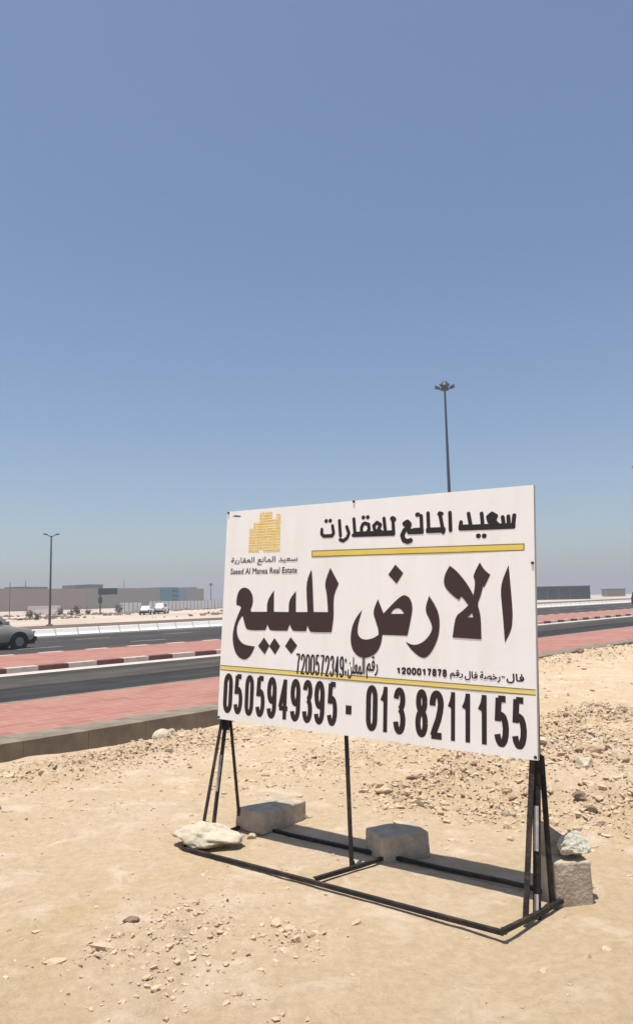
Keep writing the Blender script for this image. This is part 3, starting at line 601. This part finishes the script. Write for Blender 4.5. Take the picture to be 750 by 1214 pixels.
def put(name, me, x, y, z, rz=0, tilt=(0, 0), label=None, cat='stone', group=None, scale=1.0):
    o = bpy.data.objects.new(name, me); COL.objects.link(o); o.location = (x, y, z); o.rotation_euler = (tilt[0], tilt[1], rz); o.scale = (scale,) * 3
    tag(o, label, cat, group); return o

def block(name, L, Wd, Hh_, m, seed, chip=0.012, chamfer=0.0, sub=5):
    """a worn concrete block; origin at the centre of its base"""
    rr = random.Random(seed); bm = bmesh.new(); bmesh.ops.create_cube(bm, size=1.0)
    for v in bm.verts: v.co = Vector((v.co.x * L, v.co.y * Wd, (v.co.z + 0.5) * Hh_))
    if chamfer:
        for v in bm.verts:
            if v.co.z > Hh_ * 0.6: v.co.x *= 1 - chamfer; v.co.y *= 1 - chamfer * 1.2
    bmesh.ops.bevel(bm, geom=list(bm.edges), offset=0.014, segments=2, profile=0.5, affect='EDGES')
    bmesh.ops.triangulate(bm, faces=bm.faces); bmesh.ops.subdivide_edges(bm, edges=[e for e in bm.edges if e.calc_length() > 0.03], cuts=sub, use_grid_fill=True)
    off = rr.uniform(0, 50)
    for v in bm.verts:
        p = v.co; k = float(fbm(np.array([p.x * 1.0 + off + p.z * .7]), np.array([p.y + p.z * 1.1 + off]), 9.0, 4, .6)[0])
        nrm = Vector((p.x / L, p.y / Wd, (p.z - Hh_ / 2) / Hh_)); e = sorted((abs(nrm.x), abs(nrm.y), abs(nrm.z)))
        edge = max(0, e[1] - 0.40) * 10
        v.co = p + nrm * chip * k * 1.1 - nrm * max(0, k) * edge * chip * 1.6
    me = bpy.data.meshes.new(name); bm.to_mesh(me); bm.free(); me.materials.append(m); return me
def rz_of(dx, dy): return math.atan2(dy, dx)
g = lambda x, y: gxy(x, y)
o = put('concrete_block', block('concrete_block', .60, .34, .185, M['concrete'], 3, .012, 0.03), -0.47, 6.99, g(-.47, 6.99) - .01, rz_of(.43, .56), (0.02, 0.03), 'grey kerb block lying across the back rail behind the left leg of the sign', 'concrete block')
o = put('concrete_block', block('concrete_block', .42, .34, .20, M['concrete'], 8, .016, 0.035), 0.58, 6.17, g(.58, 6.17) - .01, rz_of(.85, .30), (0.0, -0.02), 'squat grey concrete block on the back rail beside the centre post', 'concrete block')
o = put('concrete_block', block('concrete_block', .27, .30, .295, M['concrete'], 15, .010, 0.02), 1.60, 5.24, g(1.62, 5.24) - .02, rz_of(.98, .10), (0.0, 0.0), 'upright grey concrete block under the right end of the sign, lower of the stack', 'concrete block')
o = put('broken_concrete', rock_mesh('broken_concrete', M['rough_concrete'], 21, (.125, .11, .085), 4, .0, 9, lump=.20), 1.665, 5.21, g(1.62, 5.24) + .345, .4, (0.1, 0.12), 'pale broken lump of concrete with greenish top, resting on the right block', 'concrete lump')
wb = bmesh.new(); wv = [wb.verts.new(p) for p in ((-.10, -.07, 0), (.10, -.07, 0), (.10, .08, 0), (-.10, .08, 0), (-.10, -.03, .23), (.085, -.03, .10), (.085, .06, .10), (-.10, .06, .23))]
for f in ((0, 3, 2, 1), (4, 5, 6, 7), (0, 1, 5, 4), (1, 2, 6, 5), (2, 3, 7, 6), (3, 0, 4, 7)): wb.faces.new([wv[i] for i in f])
bmesh.ops.bevel(wb, geom=list(wb.edges), offset=0.008, segments=2, affect='EDGES'); wme = bpy.data.meshes.new('concrete_wedge'); wb.to_mesh(wme); wb.free(); wme.materials.append(M['concrete'])
put('concrete_wedge', wme, 1.56, 5.315, g(1.6, 5.24) + .268, 0.05, (0, 0), 'sloping grey concrete wedge standing on the right block behind the pale lump', 'concrete wedge')
fr = rock_mesh('flat_rock', M['pale_stone'], 5, (.285, .19, .105), 4, .0, 9, flat=False, lump=.22)
o = put('flat_rock', fr, -0.955, 6.44, g(-.955, 6.44) + .095, rz_of(.98, -.05), (0.06, -.04), 'long pale flat rock lying over the front left corner of the sign frame', 'rock')
# named stones
NS = [
 ('stone', 'stone_dark', (-1.22, 4.93), (.060, .025, .022), 31, 'dark brown stick-like stone on the sand in the lower left foreground', 3),
 ('stone', 'clod', (-1.52, 4.42), (.085, .040, .018), 32, 'flat tan stone half sunk in the sand near the lower left corner', 2),
 ('stone', 'clod', (-0.18, 4.62), (.042, .032, .028), 33, 'small pale angular stone in front of the middle of the front rail', 3),
 ('stone', 'stone', (-0.14, 4.78), (.036, .02, .014), 34, 'thin chip of stone behind the small pale angular stone in the foreground', 3),
 ('stone', 'stone', (-0.56, 4.40), (.030, .022, .016), 35, 'small brown pebble alone at the bottom of the foreground', 3),
 ('stone', 'stone', (-0.99, 4.76), (.038, .030, .030), 36, 'rounded tan stone in the crumbled patch of the left foreground', 3),
 ('stone', 'stone', (-0.83, 5.02), (.045, .022, .022), 37, 'brown stone at the back of the crumbled patch in the left foreground', 3),
 ('stone', 'pale_stone', (2.66, 7.80), (.10, .085, .085), 38, 'pointed pale rock standing up in the rubble right of the sign', 3),
 ('stone', 'stone_dark', (2.37, 7.16), (.09, .05, .05), 39, 'brown leaning rock just below the pointed pale rock', 3),
 ('stone', 'stone_dark', (8.0, 23.2), (.21, .12, .13), 40, 'dark brown rock lying near the far kerb right of the sign', 3),
 ('stone', 'pale_stone', (-2.32, 11.2), (.19, .15, .11), 41, 'pale broken rock sitting beside the near kerb left of the sign', 3),
 ('stone', 'stone', (-2.05, 11.25), (.12, .08, .06), 42, 'brown rock right of the pale broken rock at the near kerb', 3),
 ('stone', 'stone', (0.62, 7.85), (.13, .05, .03), 43, 'thin flat stone behind the centre post at the edge of the rubble', 2),
 ('stone', 'stone', (3.62, 8.85), (.22, .07, .07), 44, 'long brown slab tilted in the rubble at the right edge', 3),
 ('stone', 'clod', (-0.62, 6.62), (.05, .04, .03), 45, 'pale chip of stone between the flat rock and the left block', 3),
 ('stone', 'pale_stone', (2.55, 8.85), (.09, .07, .055), 46, 'pale squarish stone upslope of the pointed pale rock', 3),
 ('stone', 'stone_dark', (3.55, 8.2), (.17, .09, .08), 51, 'long dark clod near the right edge below the brown slab', 3),
 ('stone', 'stone', (3.05, 8.6), (.12, .08, .07), 52, 'brown clod between the pointed pale rock and the right edge', 3),
 ('stone', 'stone_dark', (2.05, 8.9), (.10, .06, .05), 53, 'dark clod just right of the sign edge in the rubble', 3),
 ('stone', 'stone_dark', (1.05, 8.35), (.17, .045, .05), 54, 'thin dark sliver standing in for shade along the left edge of the rubble bank', 3),  # dark colour stands in for shade on the steep bank edge
 ('stone', 'stone', (0.93, 7.55), (.07, .05, .04), 47, 'tan stone at the foot of the rubble bank behind the board', 3),
]
for nm, m_, (x, y), sz, sd, lb, sub in NS:
    me_ = rock_mesh(nm, M[m_], sd, sz, sub, .12, 8)
    put(nm, me_, x, y, g(x, y) + sz[2] * 0.35, random.Random(sd).uniform(0, 3), (0, 0), lb, 'stone')
# more countable stones of the rubble bank and the kerb, alike
RK = [rock_mesh('rubble_stone', M[k], 60 + i, (1, .8, .6), 2, .15, 8) for i, k in enumerate(['stone', 'pale_stone', 'stone', 'stone_dark', 'stone', 'pale_stone'])]
rr = random.Random(12); cnt = 0
while cnt < 190:
    s = rr.uniform(5.8, 13.5); n = rr.uniform(2.0, 9.9)
    den = float(rubble(np.array([s]), np.array([n]))[0])
    if rr.random() > den ** 1.4: continue
    x, y = s * DX - n * DY, s * DY + n * DX
    if math.hypot(x - 1.3, y - 5.2) < 1.0 or math.hypot(x + .2, y - 6.7) < 1.0: continue
    sc = min(0.028 + rr.expovariate(1 / 0.018), 0.10)
    near = 'rubble bank right of the sign' if n < 5.6 else 'near kerb'
    colr = ['tan', 'pale', 'tan', 'dark brown', 'tan', 'pale'][cnt % 6]; siz = 'small' if sc < .040 else ('medium' if sc < .065 else 'large')
    if n < 5.6: zone = ('at the near foot of the rubble bank' if s < 7.2 else 'amid the rubble bank' if s < 9.5 else 'at the far side of the rubble bank') + (' behind the signboard' if x < .37 * y - .55 else ' right of the signboard')
    else: zone = 'in the strip of rubble along the near kerb' if n > 7.6 else 'on the sand between sign and near kerb'
    lb = f'{siz} {colr} stone {zone}'
    put('rubble_stone', RK[cnt % 6], x, y, g(x, y) + sc * .12, rr.uniform(0, 6), (rr.uniform(-.4, .4), rr.uniform(-.4, .4)), lb, 'stone', 'stones on the rubble bank' if n < 5.6 else 'stones along the near kerb', sc)
    cnt += 1

# uncountable gravel
ico_v = []; bm = bmesh.new(); bmesh.ops.create_icosphere(bm, subdivisions=1, radius=1.0); bm.verts.index_update()
IV = np.array([v.co[:] for v in bm.verts]); IF = np.array([[v.index for v in f.verts] for f in bm.faces]); bm.free()
def gravel(name, pts, sizes, m, seed, flat=0.6):
    rs = np.random.RandomState(seed); n = len(pts)
    base = np.repeat(IV[None], n, 0)
    for _ in range(7):
        q = rs.normal(size=(n, 3)); q /= np.linalg.norm(q, axis=1)[:, None]; dd = rs.uniform(.30, .72, n)
        e = np.maximum(np.einsum('nvk,nk->nv', base, q) - dd[:, None], 0); base = base - e[..., None] * q[:, None, :]
    base = base * (1 + (rs.rand(n, len(IV), 1) - .5) * 0.22) * 1.25
    base = base * np.stack([np.ones(n), rs.uniform(.55, 1, n), rs.uniform(.35, .8, n) * flat / .6], -1)[:, None, :]
    a = rs.uniform(0, 6.28, n); ca, sn_ = np.cos(a), np.sin(a); tl = rs.uniform(-.5, .5, n)
    x = base[..., 0] * ca[:, None] - base[..., 1] * sn_[:, None]; y = base[..., 0] * sn_[:, None] + base[..., 1] * ca[:, None]; z = base[..., 2] + x * tl[:, None] * .5
    v = np.stack([x, y, z], -1) * sizes[:, None, None] + pts[:, None, :]
    f = IF[None] + (np.arange(n) * len(IV))[:, None, None]
    me = bpy.data.meshes.new(name); v = v.reshape(-1, 3).astype(np.float32); f = f.reshape(-1).astype(np.int32)
    me.vertices.add(len(v)); me.vertices.foreach_set('co', v.reshape(-1)); me.loops.add(len(f)); me.loops.foreach_set('vertex_index', f)
    me.polygons.add(len(f) // 3); me.polygons.foreach_set('loop_start', np.arange(0, len(f), 3, dtype=np.int32)); me.polygons.foreach_set('loop_total', np.full(len(f) // 3, 3, np.int32))
    me.polygons.foreach_set('use_smooth', np.zeros(len(f) // 3, bool)); me.update(); me.materials.append(m); o = bpy.data.objects.new(name, me); COL.objects.link(o); return o
rs = np.random.RandomState(3)
def scatter(N, s0, s1, n0, n1, power, base):
    s = rs.uniform(s0, s1, N); n = rs.uniform(n0, n1, N); d = rubble(s, n) ** power + base * (0.3 + np.clip(fbm(s, n, 1.1, 3) * 3, 0, 1.5))
    k = rs.rand(N) < d; return s[k], n[k]
def do_gravel(name, N, box, power, base, size, m, seed, label):
    s, n = scatter(N, *box, power, base); k = n < 10.0; s, n = s[k], n[k]
    sz = np.minimum(size * 0.45 + rs.exponential(size * .55, len(s)), size * 3.6)
    sz = np.where(s < 5.0, sz * (0.60 + 0.7 * rs.rand(len(s)) ** 3), np.where(n < 5.6, sz * 1.2, sz)); x, y = s * DX - n * DY, s * DY + n * DX; z = ground_z(s, n) + sz * 0.02
    o = gravel(name, np.stack([x, y, z], -1), sz, m, seed); tag(o, label, 'gravel', kind='stuff'); return len(s)
c1 = do_gravel('gravel', 95000, (0.8, 14, 1.0, 10.0), 1.25, 0.030, 0.0155, M['stone'], 1, 'tan gravel and crumbs strewn over the sand lot')
c2 = do_gravel('pale_gravel', 60000, (0.8, 14, 1.0, 10.0), 1.25, 0.020, 0.017, M['clod'], 2, 'paler chips of stone strewn over the sand lot')
c3 = do_gravel('dark_gravel', 30000, (0.8, 16, 1.0, 10.0), 1.4, 0.012, 0.012, M['stone_dark'], 4, 'dark brown grit strewn over the sand lot')
c4 = do_gravel('kerb_rubble', 9000, (12, 34, 4.0, 10.15), 1.0, 0.05, 0.035, M['stone'], 5, 'loose stones heaped along the far stretch of the near kerb')
print('gravel', c1, c2, c3, c4)
# rubble over the far sand
s = rs.uniform(45, 150, 6000); n = rs.uniform(80, 150, 6000); k = fbm(s, n, .08, 3) > 0.05; s, n = s[k], n[k]
x, y = s * DX - n * DY, s * DY + n * DX; sz = np.minimum(0.10 + rs.exponential(.13, len(s)), .5)
o = gravel('far_rubble', np.stack([x, y, ground_z(s, n) + sz * .2], -1), sz, M['stone_dark'], 9); tag(o, 'brown rubble and debris on the pale sand beyond the highway', 'rubble', kind='stuff')

# ------------------------------------------------------------------ barrier blocks along the highway
bb = MB()
prof = [(-.36, 0), (-.36, .05), (-.24, .20), (-.13, .47), (.13, .47), (.24, .20), (.36, .05), (.36, 0)]
L = 1.50; vs = [(x, a, b) for x in (0, L) for a, b in prof]; n8 = 8
bb.add(vs, [(i, (i + 1) % n8, n8 + (i + 1) % n8, n8 + i) for i in range(n8)] + [tuple(range(n8)), tuple(range(n8, 2 * n8))])
b0 = bb.build('barrier_block', M['barrier'], bevel=0.012, segs=1)
for k in range(130):
    o = b0 if k == 0 else b0.copy()
    if k: COL.objects.link(o)
    s = 14.6 + k * 1.57; p = P(s, 45.2, 0.015 + zr(s)); o.location = p; o.rotation_euler = (0, 0, YAW + random.Random(k).uniform(-.012, .012))
    ORD = ['first', 'second', 'third', 'fourth', 'fifth', 'sixth', 'seventh', 'eighth', 'ninth', 'tenth', 'eleventh']
    q = (s + 1.57 - 21.3) / 1.57
    if q < 1: lb = 'white concrete barrier block behind or left of the olive car'
    elif q < 12: lb = ORD[int(q) - 1] + ' white concrete barrier block counted rightwards from the nose of the olive car'
    elif s < 112: lb = 'white concrete barrier block in the stretch behind the signboard'
    else: lb = 'white concrete barrier block in the far run right of the signboard'
    tag(o, lb, 'barrier', 'white barrier blocks along the highway')

# ------------------------------------------------------------------ masts and lamps
def high_mast(x, y, h, label, grp, rot=0.0):
    s, n = xy2sn(x, y); zb = zr(s) - .05
    root = empty('high_mast_light', (x, y, zb)); tag(root, label, 'light mast', grp)
    MB().tube((0, 0, 0), (0, 0, h * .45), .27, .20, 14).tube((0, 0, h * .45), (0, 0, h), .20, .10, 14).build('pole', M['mast_metal'], root, smooth=False)
    hd = MB().tube((0, 0, h - .9), (0, 0, h - .6), .45, .45, 14).tube((0, 0, h - .35), (0, 0, h + .15), .55, .30, 14).tube((0, 0, h + .15), (0, 0, h + .3), .30, .10, 10)
    hd.build('head_ring', M['mast_metal'], root)
    for k in range(8):
        a = rot + 2 * math.pi * k / 8; d = Vector((math.cos(a), math.sin(a), 0))
        am = MB().bar(d * .3 + Vector((0, 0, h - .75)), d * .9 + Vector((0, 0, h - .6)), .07, .07).build('arm', M['mast_metal'], root)
        MB().bar(d * .70 + Vector((0, 0, h - .62)), d * 1.22 + Vector((0, 0, h - .45)), .30, .13).build('floodlight', M['mast_metal'], root)
    return root
high_mast(15.55, 86.0, 27.1, 'tall slender high mast light rising behind the top edge of the sign', 'high mast lights', .2)
high_mast(68.9, 157.0, 28.8, 'high mast light cut off by the right edge of the photo', 'high mast lights', .0)
def street_lamp(x, y, h, label):
    root = empty('street_lamp', (x, y, gxy(x, y) - .1)); tag(root, label, 'street lamp')
    MB().box(-.25, .25, -.25, .25, 0, .35).build('base', M['kerb_grey'], root, bevel=.02)
    MB().tube((0, 0, .3), (0, 0, h), .12, .07, 10).build('pole', M['lamp_metal'], root)
    for sgn in (-1, 1):
        d = Vector((sgn * .95, sgn * .30, 0)).normalized()
        a = MB().tube((0, 0, h - .1), d * .45 + Vector((0, 0, h + .14)), .045, .035, 8).build('arm', M['lamp_metal'], root)
        MB().bar(d * .35 + Vector((0, 0, h + .12)), d * .75 + Vector((0, 0, h + .20)), .20, .12).build('lamp_head', M['lamp_metal'], root, bevel=.02)
street_lamp(-25.9, 72.2, 8.9, 'double headed street lamp standing on the pale sand beyond the left highway')

# ------------------------------------------------------------------ far buildings
A_ = Vector((-118, 250, 0)); B_ = Vector((-51.8, 345, 0)); WL = (B_ - A_).length; wang = math.atan2(95, 66.2)
hall = empty('shopping_hall', A_ + Vector((0, 0, .4)), wang); tag(hall, 'very long low beige hall with a teal entrance section on the left skyline', 'building')
def hb(name, t0, t1, y0, y1, z0, z1, m, **k): return MB().box(WL * t0, WL * t1, y0, y1, z0, z1).build(name, m, hall, **k)
hb('wall', -0.15, .42, 0, 45, -1, 8.05, M['wall_far']); hb('wall', .42, .758, 0.2, 45, -1, 8.25, M['wall_grey']); hb('wall', .892, .99, .3, 45, -1, 8.05, M['wall_grey'])
hb('teal_section', .758, .845, -.5, 44, -1, 8.6, M['teal']); hb('blue_section', .845, .892, -.3, 44, -1, 8.4, M['blue_grey'])
for k in range(3): hb('window', .812, .842, -.62, -.4, 2.2 + k * 2.1, 3.4 + k * 2.1, M['glass'])
hb('roof_plant', .166, .225, 2, 8, 8.05, 8.75, M['roof_dark']); hb('roof_plant', .235, .285, 2, 8, 8.05, 8.75, M['roof_dark'])
hb('roof_plant', .39, .45, 2, 10, 8.05, 9.5, M['roof_dark']); hb('roof_plant', .45, .505, 2, 9, 8.2, 9.8, M['roof_dark']); hb('roof_plant', .94, .975, 3, 9, 8.0, 8.8, M['wall_grey'])
MB().tube((WL * .222, 5, 8), (WL * .222, 5, 11.5), .22, .06, 6).build('antenna', M['lamp_metal'], hall)
for k, (t, z) in enumerate(((.62, 12.5),)): MB().tube((WL * t, 5, 8), (WL * t, 5, z), .14, .06, 6).build('antenna', M['lamp_metal'], hall)
t2 = empty('telecom_pole', (-47.4, 330, 1.0)); MB().tube((0, 0, 0), (0, 0, 9.6), .28, .16, 8).build('pole', M['lamp_metal'], t2); MB().box(-.7, .7, -.3, .3, 8.4, 9.4).build('antenna', M['lamp_metal'], t2)
tag(t2, 'thin grey pole standing past the right end of the long hall', 'pole')
# far right dark shed
sh = empty('dark_shed', (58, 200, .7), math.atan2(-3, 66)); tag(sh, 'low dark grey shed on the skyline right of the sign', 'building')
MB().box(-16, 14.4, 0, 14, -1, 3.35).build('wall', M['shed'], sh); MB().box(-16.2, 14.6, -.2, 14.2, 3.35, 3.6).build('roof', M['roof_dark'], sh)
for k in range(9): MB().box(-15 + k * 3, -14.8 + k * 3, -.1, .02, -.8, 3.3).build('wall_rib', M['roof_dark'], sh)
h2 = empty('small_hut', (99.5, 250, .9)); MB().box(-3, 3, 0, 5, -1, 2.4).build('wall', M['wall_grey'], h2); MB().box(-3.2, 3.2, -.2, 5.2, 2.4, 2.7).build('roof', M['roof_dark'], h2)
tag(h2, 'tiny grey hut on the horizon between the dark shed and the right edge', 'hut')
# cream wall and hoarding
cw = empty('cream_wall', (-60.2, 155, gxy(-60.2, 155))); tag(cw, 'short cream boundary wall standing on the far sand behind the street lamp', 'wall')
MB().box(0, 6.6, 0, .4, -.3, 1.75).build('wall', M['cream'], cw); MB().box(-.05, 6.65, -.06, .46, 1.75, 1.85).build('coping', M['cream'], cw)
c0, c1_ = Vector((-42.4, 160, 0)), Vector((-15, 203, 0)); hl = (c1_ - c0).length; ha = math.atan2(c1_.y - c0.y, c1_.x - c0.x)
for nm, a0, a1, lab in (('hoarding', 0.0, .14, 'short left run of white hoarding panels in front of the long hall'), ('hoarding', .165, 1.0, 'long run of white hoarding panels in front of the teal section')):
    p = c0.lerp(c1_, a0); zz = gxy(p.x, p.y); root = empty(nm, (p.x, p.y, zz), ha); tag(root, lab, 'hoarding', 'hoardings in front of the hall')
    n = int(hl * (a1 - a0) / 1.25); pmesh = None
    for k in range(n):
        if pmesh is None: o = MB().box(.06, 1.19, 0, .06, -.2, 2.15).build('panel', M['hoarding'], root); pmesh = o.data
        else: o = bpy.data.objects.new('panel', pmesh); COL.objects.link(o); o.parent = root
        o.location = (k * 1.25, random.Random(k).uniform(-.03, .03), 0)
    MB().box(0, n * 1.25, .10, .18, .3, .45).build('rail', M['hoard_post'], root); MB().box(0, n * 1.25, .10, .18, 1.6, 1.75).build('rail', M['hoard_post'], root)
    pm0 = None
    for k in range(n + 1):
        if pm0 is None: o = MB().box(-.05, .05, -.06, .16, -.3, 2.3).build('post', M['hoard_post'], root); pm0 = o.data
        else: o = bpy.data.objects.new('post', pm0); COL.objects.link(o); o.parent = root
        o.location = (k * 1.25, 0, 0)
# far direction sign
x, y = -37.9, 130; ds = empty('direction_sign', (x, y, gxy(x, y))); tag(ds, 'dark direction sign on a single post in front of the long hall', 'road sign')
MB().box(-.1, .1, -.1, .1, 0, 4.7).build('post', M['mast_metal'], ds); MB().box(-.35, 3.0, -.22, -.12, 3.45, 4.55).build('board', M['signboard'], ds, bevel=.02)
MB().box(-.3, .35, -.25, .12, 2.0, 3.0).build('cabinet', M['signboard'], ds, bevel=.03)
x, y = -48.3, 118; tp = empty('thin_pole', (x - 0.4, y, gxy(x, y))); MB().tube((0, 0, 0), (0, 0, 5.6), .07, .05, 8).build('pole', M['lamp_metal'], tp); tag(tp, 'thin short pole just right of the street lamp', 'pole')

# shrubs on the far sand
def shrub(x, y, h, seed, label):
    root = empty('shrub', (x, y, gxy(x, y))); tag(root, label, 'shrub', 'dry shrubs on the far sand')
    rr = random.Random(seed); st = MB(); lf = MB()
    for k in range(9):
        a = rr.uniform(0, 6.28); d = Vector((math.cos(a), math.sin(a), 0)) * rr.uniform(.15, .5) * h; tip = d + Vector((0, 0, rr.uniform(.5, 1) * h)); st.tube((0, 0, 0), tip, .035, .01, 5)
        for j in range(26):
            p = tip * rr.uniform(.35, 1.05) + Vector((rr.gauss(0, .12), rr.gauss(0, .12), rr.gauss(0, .1))) * h
            q = Vector((rr.uniform(-1, 1), rr.uniform(-1, 1), rr.uniform(-1, 1))).normalized(); r_ = q.cross(Vector((0, 0, 1))).normalized() * .05 * h; q = q * .11 * h
            lf.add([p - q, p + r_, p + q, p - r_], [(0, 1, 2, 3)])
    st.build('stems', M['stem'], root); lf.build('foliage', M['leaf'], root)
for k, (x, y, h, lb) in enumerate(((-42.0, 109, 1.3, 'leftmost dry shrub on the far sand'), (-36.0, 96, 1.0, 'low dry shrub nearest the highway left of the street lamp'), (-42.2, 131, 1.9, 'dark upright shrub on the far sand right of the cream wall'),
        (-41.2, 134, 1.3, 'small shrub immediately right of the dark upright shrub'), (-48.5, 140, 1.4, 'low shrub behind the street lamp pole'), (-45.5, 138, 1.2, 'low shrub at the right end of the cream wall'), (-35.5, 133, 1.6, 'shrub beside the foot of the direction sign'))):
    shrub(x, y, h, 80 + k, lb)

# ------------------------------------------------------------------ cars
def car(x, y, z, rz, paint, label, group=None, suv=True, name='parked_car'):
    root = empty(name, (x, y, z), rz); tag(root, label, 'car', group)
    # stations along the length (front = +x): x, half width, z bottom, z top
    H1 = 1.12 if suv else .92
    st = [(-2.25, .74, .48, .95 * H1), (-2.15, .84, .36, H1), (-1.4, .89, .30, H1 + .03), (-.2, .90, .28, H1 + .02), (.9, .89, .28, H1 - .02), (1.65, .86, .30, H1 - .14), (2.05, .82, .34, H1 - .25), (2.24, .72, .42, H1 - .40)]
    b = MB(); rings = []
    for sx, hw, z0, z1 in st:
        zm = z0 + (z1 - z0) * .55
        ring = [(sx, -hw * .86, z0), (sx, -hw, z0 + .12), (sx, -hw, zm), (sx, -hw * .95, z1 - .05), (sx, -hw * .86, z1), (sx, hw * .86, z1), (sx, hw * .95, z1 - .05), (sx, hw, zm), (sx, hw, z0 + .12), (sx, hw * .86, z0)]
        rings.append(ring)
    n = 10; vs = [p for r_ in rings for p in r_]; fs = []
    for k in range(len(rings) - 1):
        fs += [(k * n + i, k * n + (i + 1) % n, (k + 1) * n + (i + 1) % n, (k + 1) * n + i) for i in range(n)]
    fs += [tuple(range(n)), tuple(range((len(rings) - 1) * n, len(rings) * n))]
    b.add(vs, fs); b.build('body', paint, root, smooth=True)
    RT = 1.80 if suv else 1.44; xr = -2.02 if suv else -1.55
    gs = [(xr - .1, .74, H1, .70, H1 + .02), (xr + .18, .80, H1 - .02, .64, RT - .05), (-.6, .82, H1 - .02, .66, RT), (.25, .82, H1 - .02, .65, RT - .04), (1.08, .80, H1 - .04, .72, H1 + .0)]
    b = MB(); vs = []; fs = []
    for sx, a, z0, c, z1 in gs: vs += [(sx, -a, z0), (sx, -c, z1), (sx, c, z1), (sx, a, z0)]
    for k in range(len(gs) - 1): fs += [(k * 4 + i, k * 4 + (i + 1) % 4, (k + 1) * 4 + (i + 1) % 4, (k + 1) * 4 + i) for i in range(4)]
    fs += [(0, 1, 2, 3), tuple(range(4 * len(gs) - 4, 4 * len(gs)))]
    b.add(vs, fs); b.build('roof', paint, root)
    def side(t, x0, x1, x0t, x1t, nm='window'):
        for sg in (-1, 1):
            z0 = H1 + .05; z1 = RT - .12; f = lambda zz: (.815 - (zz - H1) / (RT - H1) * .155 + .012)
            MB().add([(x0, sg * f(z0), z0), (x1, sg * f(z0), z0), (x1t, sg * f(z1), z1), (x0t, sg * f(z1), z1)], [(0, 1, 2, 3)]).build(nm, M['glass'], root)
    side(0, -.52, .72, -.52, .22); side(0, -1.45, -.62, -1.45, -.62)
    if suv: side(0, -1.95, -1.55, -1.80, -1.55)
    MB().add([(1.03, -.70, H1 + .06), (1.03, .70, H1 + .06), (.36, .60, RT - .08), (.36, -.60, RT - .08)], [(0, 1, 2, 3)]).build('windscreen', M['glass'], root)
    for wx in (-1.38, 1.42):
        for sg in (-1, 1):
            MB().tube((wx, sg * .80, .37), (wx, sg * .915, .37), .44, .44, 20).build('wheel_arch', M['plastic'], root)
            wb = MB().tube((wx, sg * .70, .35), (wx, sg * .935, .35), .355, .345, 20).build('wheel', M['tyre'], root)
            MB().tube((wx, sg * .90, .35), (wx, sg * .945, .35), .22, .20, 12).build('rim', M['rim'], wb)
    MB().box(-2.2, 2.2, -.84, .84, .22, .34).build('sill', M['plastic'], root)
    for sg in (-1, 1):
        MB().box(2.12, 2.25, sg * .62 - .14, sg * .62 + .14, H1 - .42, H1 - .30).build('headlight', M['lamp'], root, bevel=.02)
        MB().box(-2.27, -2.18, sg * .68 - .08, sg * .68 + .08, H1 - .35, H1 - .05).build('tail_light', M['red_lamp'], root)
        MB().box(.70, .86, sg * .98 - .09, sg * .98 + .09, H1 + .02, H1 + .18).build('mirror', paint, root, bevel=.02)
    MB().box(2.12, 2.36, -.74, .74, .34, .56).build('bumper', M['plastic'], root, bevel=.04); MB().box(-2.36, -2.16, -.76, .76, .36, .58).build('bumper', M['plastic'], root, bevel=.04)
    return root
# moving car on the left: its front wheel stands at (-13.8, 34.7)
dv = Vector((DX, DY, 0)); c = Vector((-13.85, 34.7, 0)) - dv * 1.42 + Vector((-DY, DX, 0)) * .85
s_, n_ = xy2sn(c.x, c.y); car(c.x, c.y, .015 + zr(s_), YAW, M['carpaint'], 'dark olive off-road car driving right on the highway at the left edge', suv=True, name='passing_car')
c = Vector((46.9, 108.5, 0)); s_, n_ = xy2sn(c.x, c.y); car(c.x, c.y, .015 + zr(s_), YAW, M['carblack'], 'small black car on the highway at the right edge', suv=True, name='passing_car')
for k, (px, dd, lb) in enumerate(((-27.9, 122, 'left one of two white cars parked beyond the highway'), (-26.6, 127, 'right one of two white cars parked beyond the highway'))):
    car(px, dd, gxy(px, dd), math.atan2(.97, -.02), M['carwhite'], lb, 'white parked cars beyond the highway', suv=(k == 1))

# ------------------------------------------------------------------ air: one closed box of thin desert haze
hz = MB().box(-5000, 5000, -5000, 5000, -3.0, 34.0)
hm_ = bpy.data.materials.new('desert_air'); hm_.use_nodes = True; t = hm_.node_tree; t.nodes.remove(t.nodes['Principled BSDF'])
pv_ = t.nodes.new('ShaderNodeVolumePrincipled'); pv_.inputs['Density'].default_value = 0.0012; pv_.inputs['Color'].default_value = (0.90, 0.885, 0.92, 1); pv_.inputs['Anisotropy'].default_value = 0.3
t.links.new(pv_.outputs['Volume'], t.nodes['Material Output'].inputs['Volume'])
ho = hz.build('haze', hm_); tag(ho, 'thin pale haze in the air', 'haze', kind='stuff')
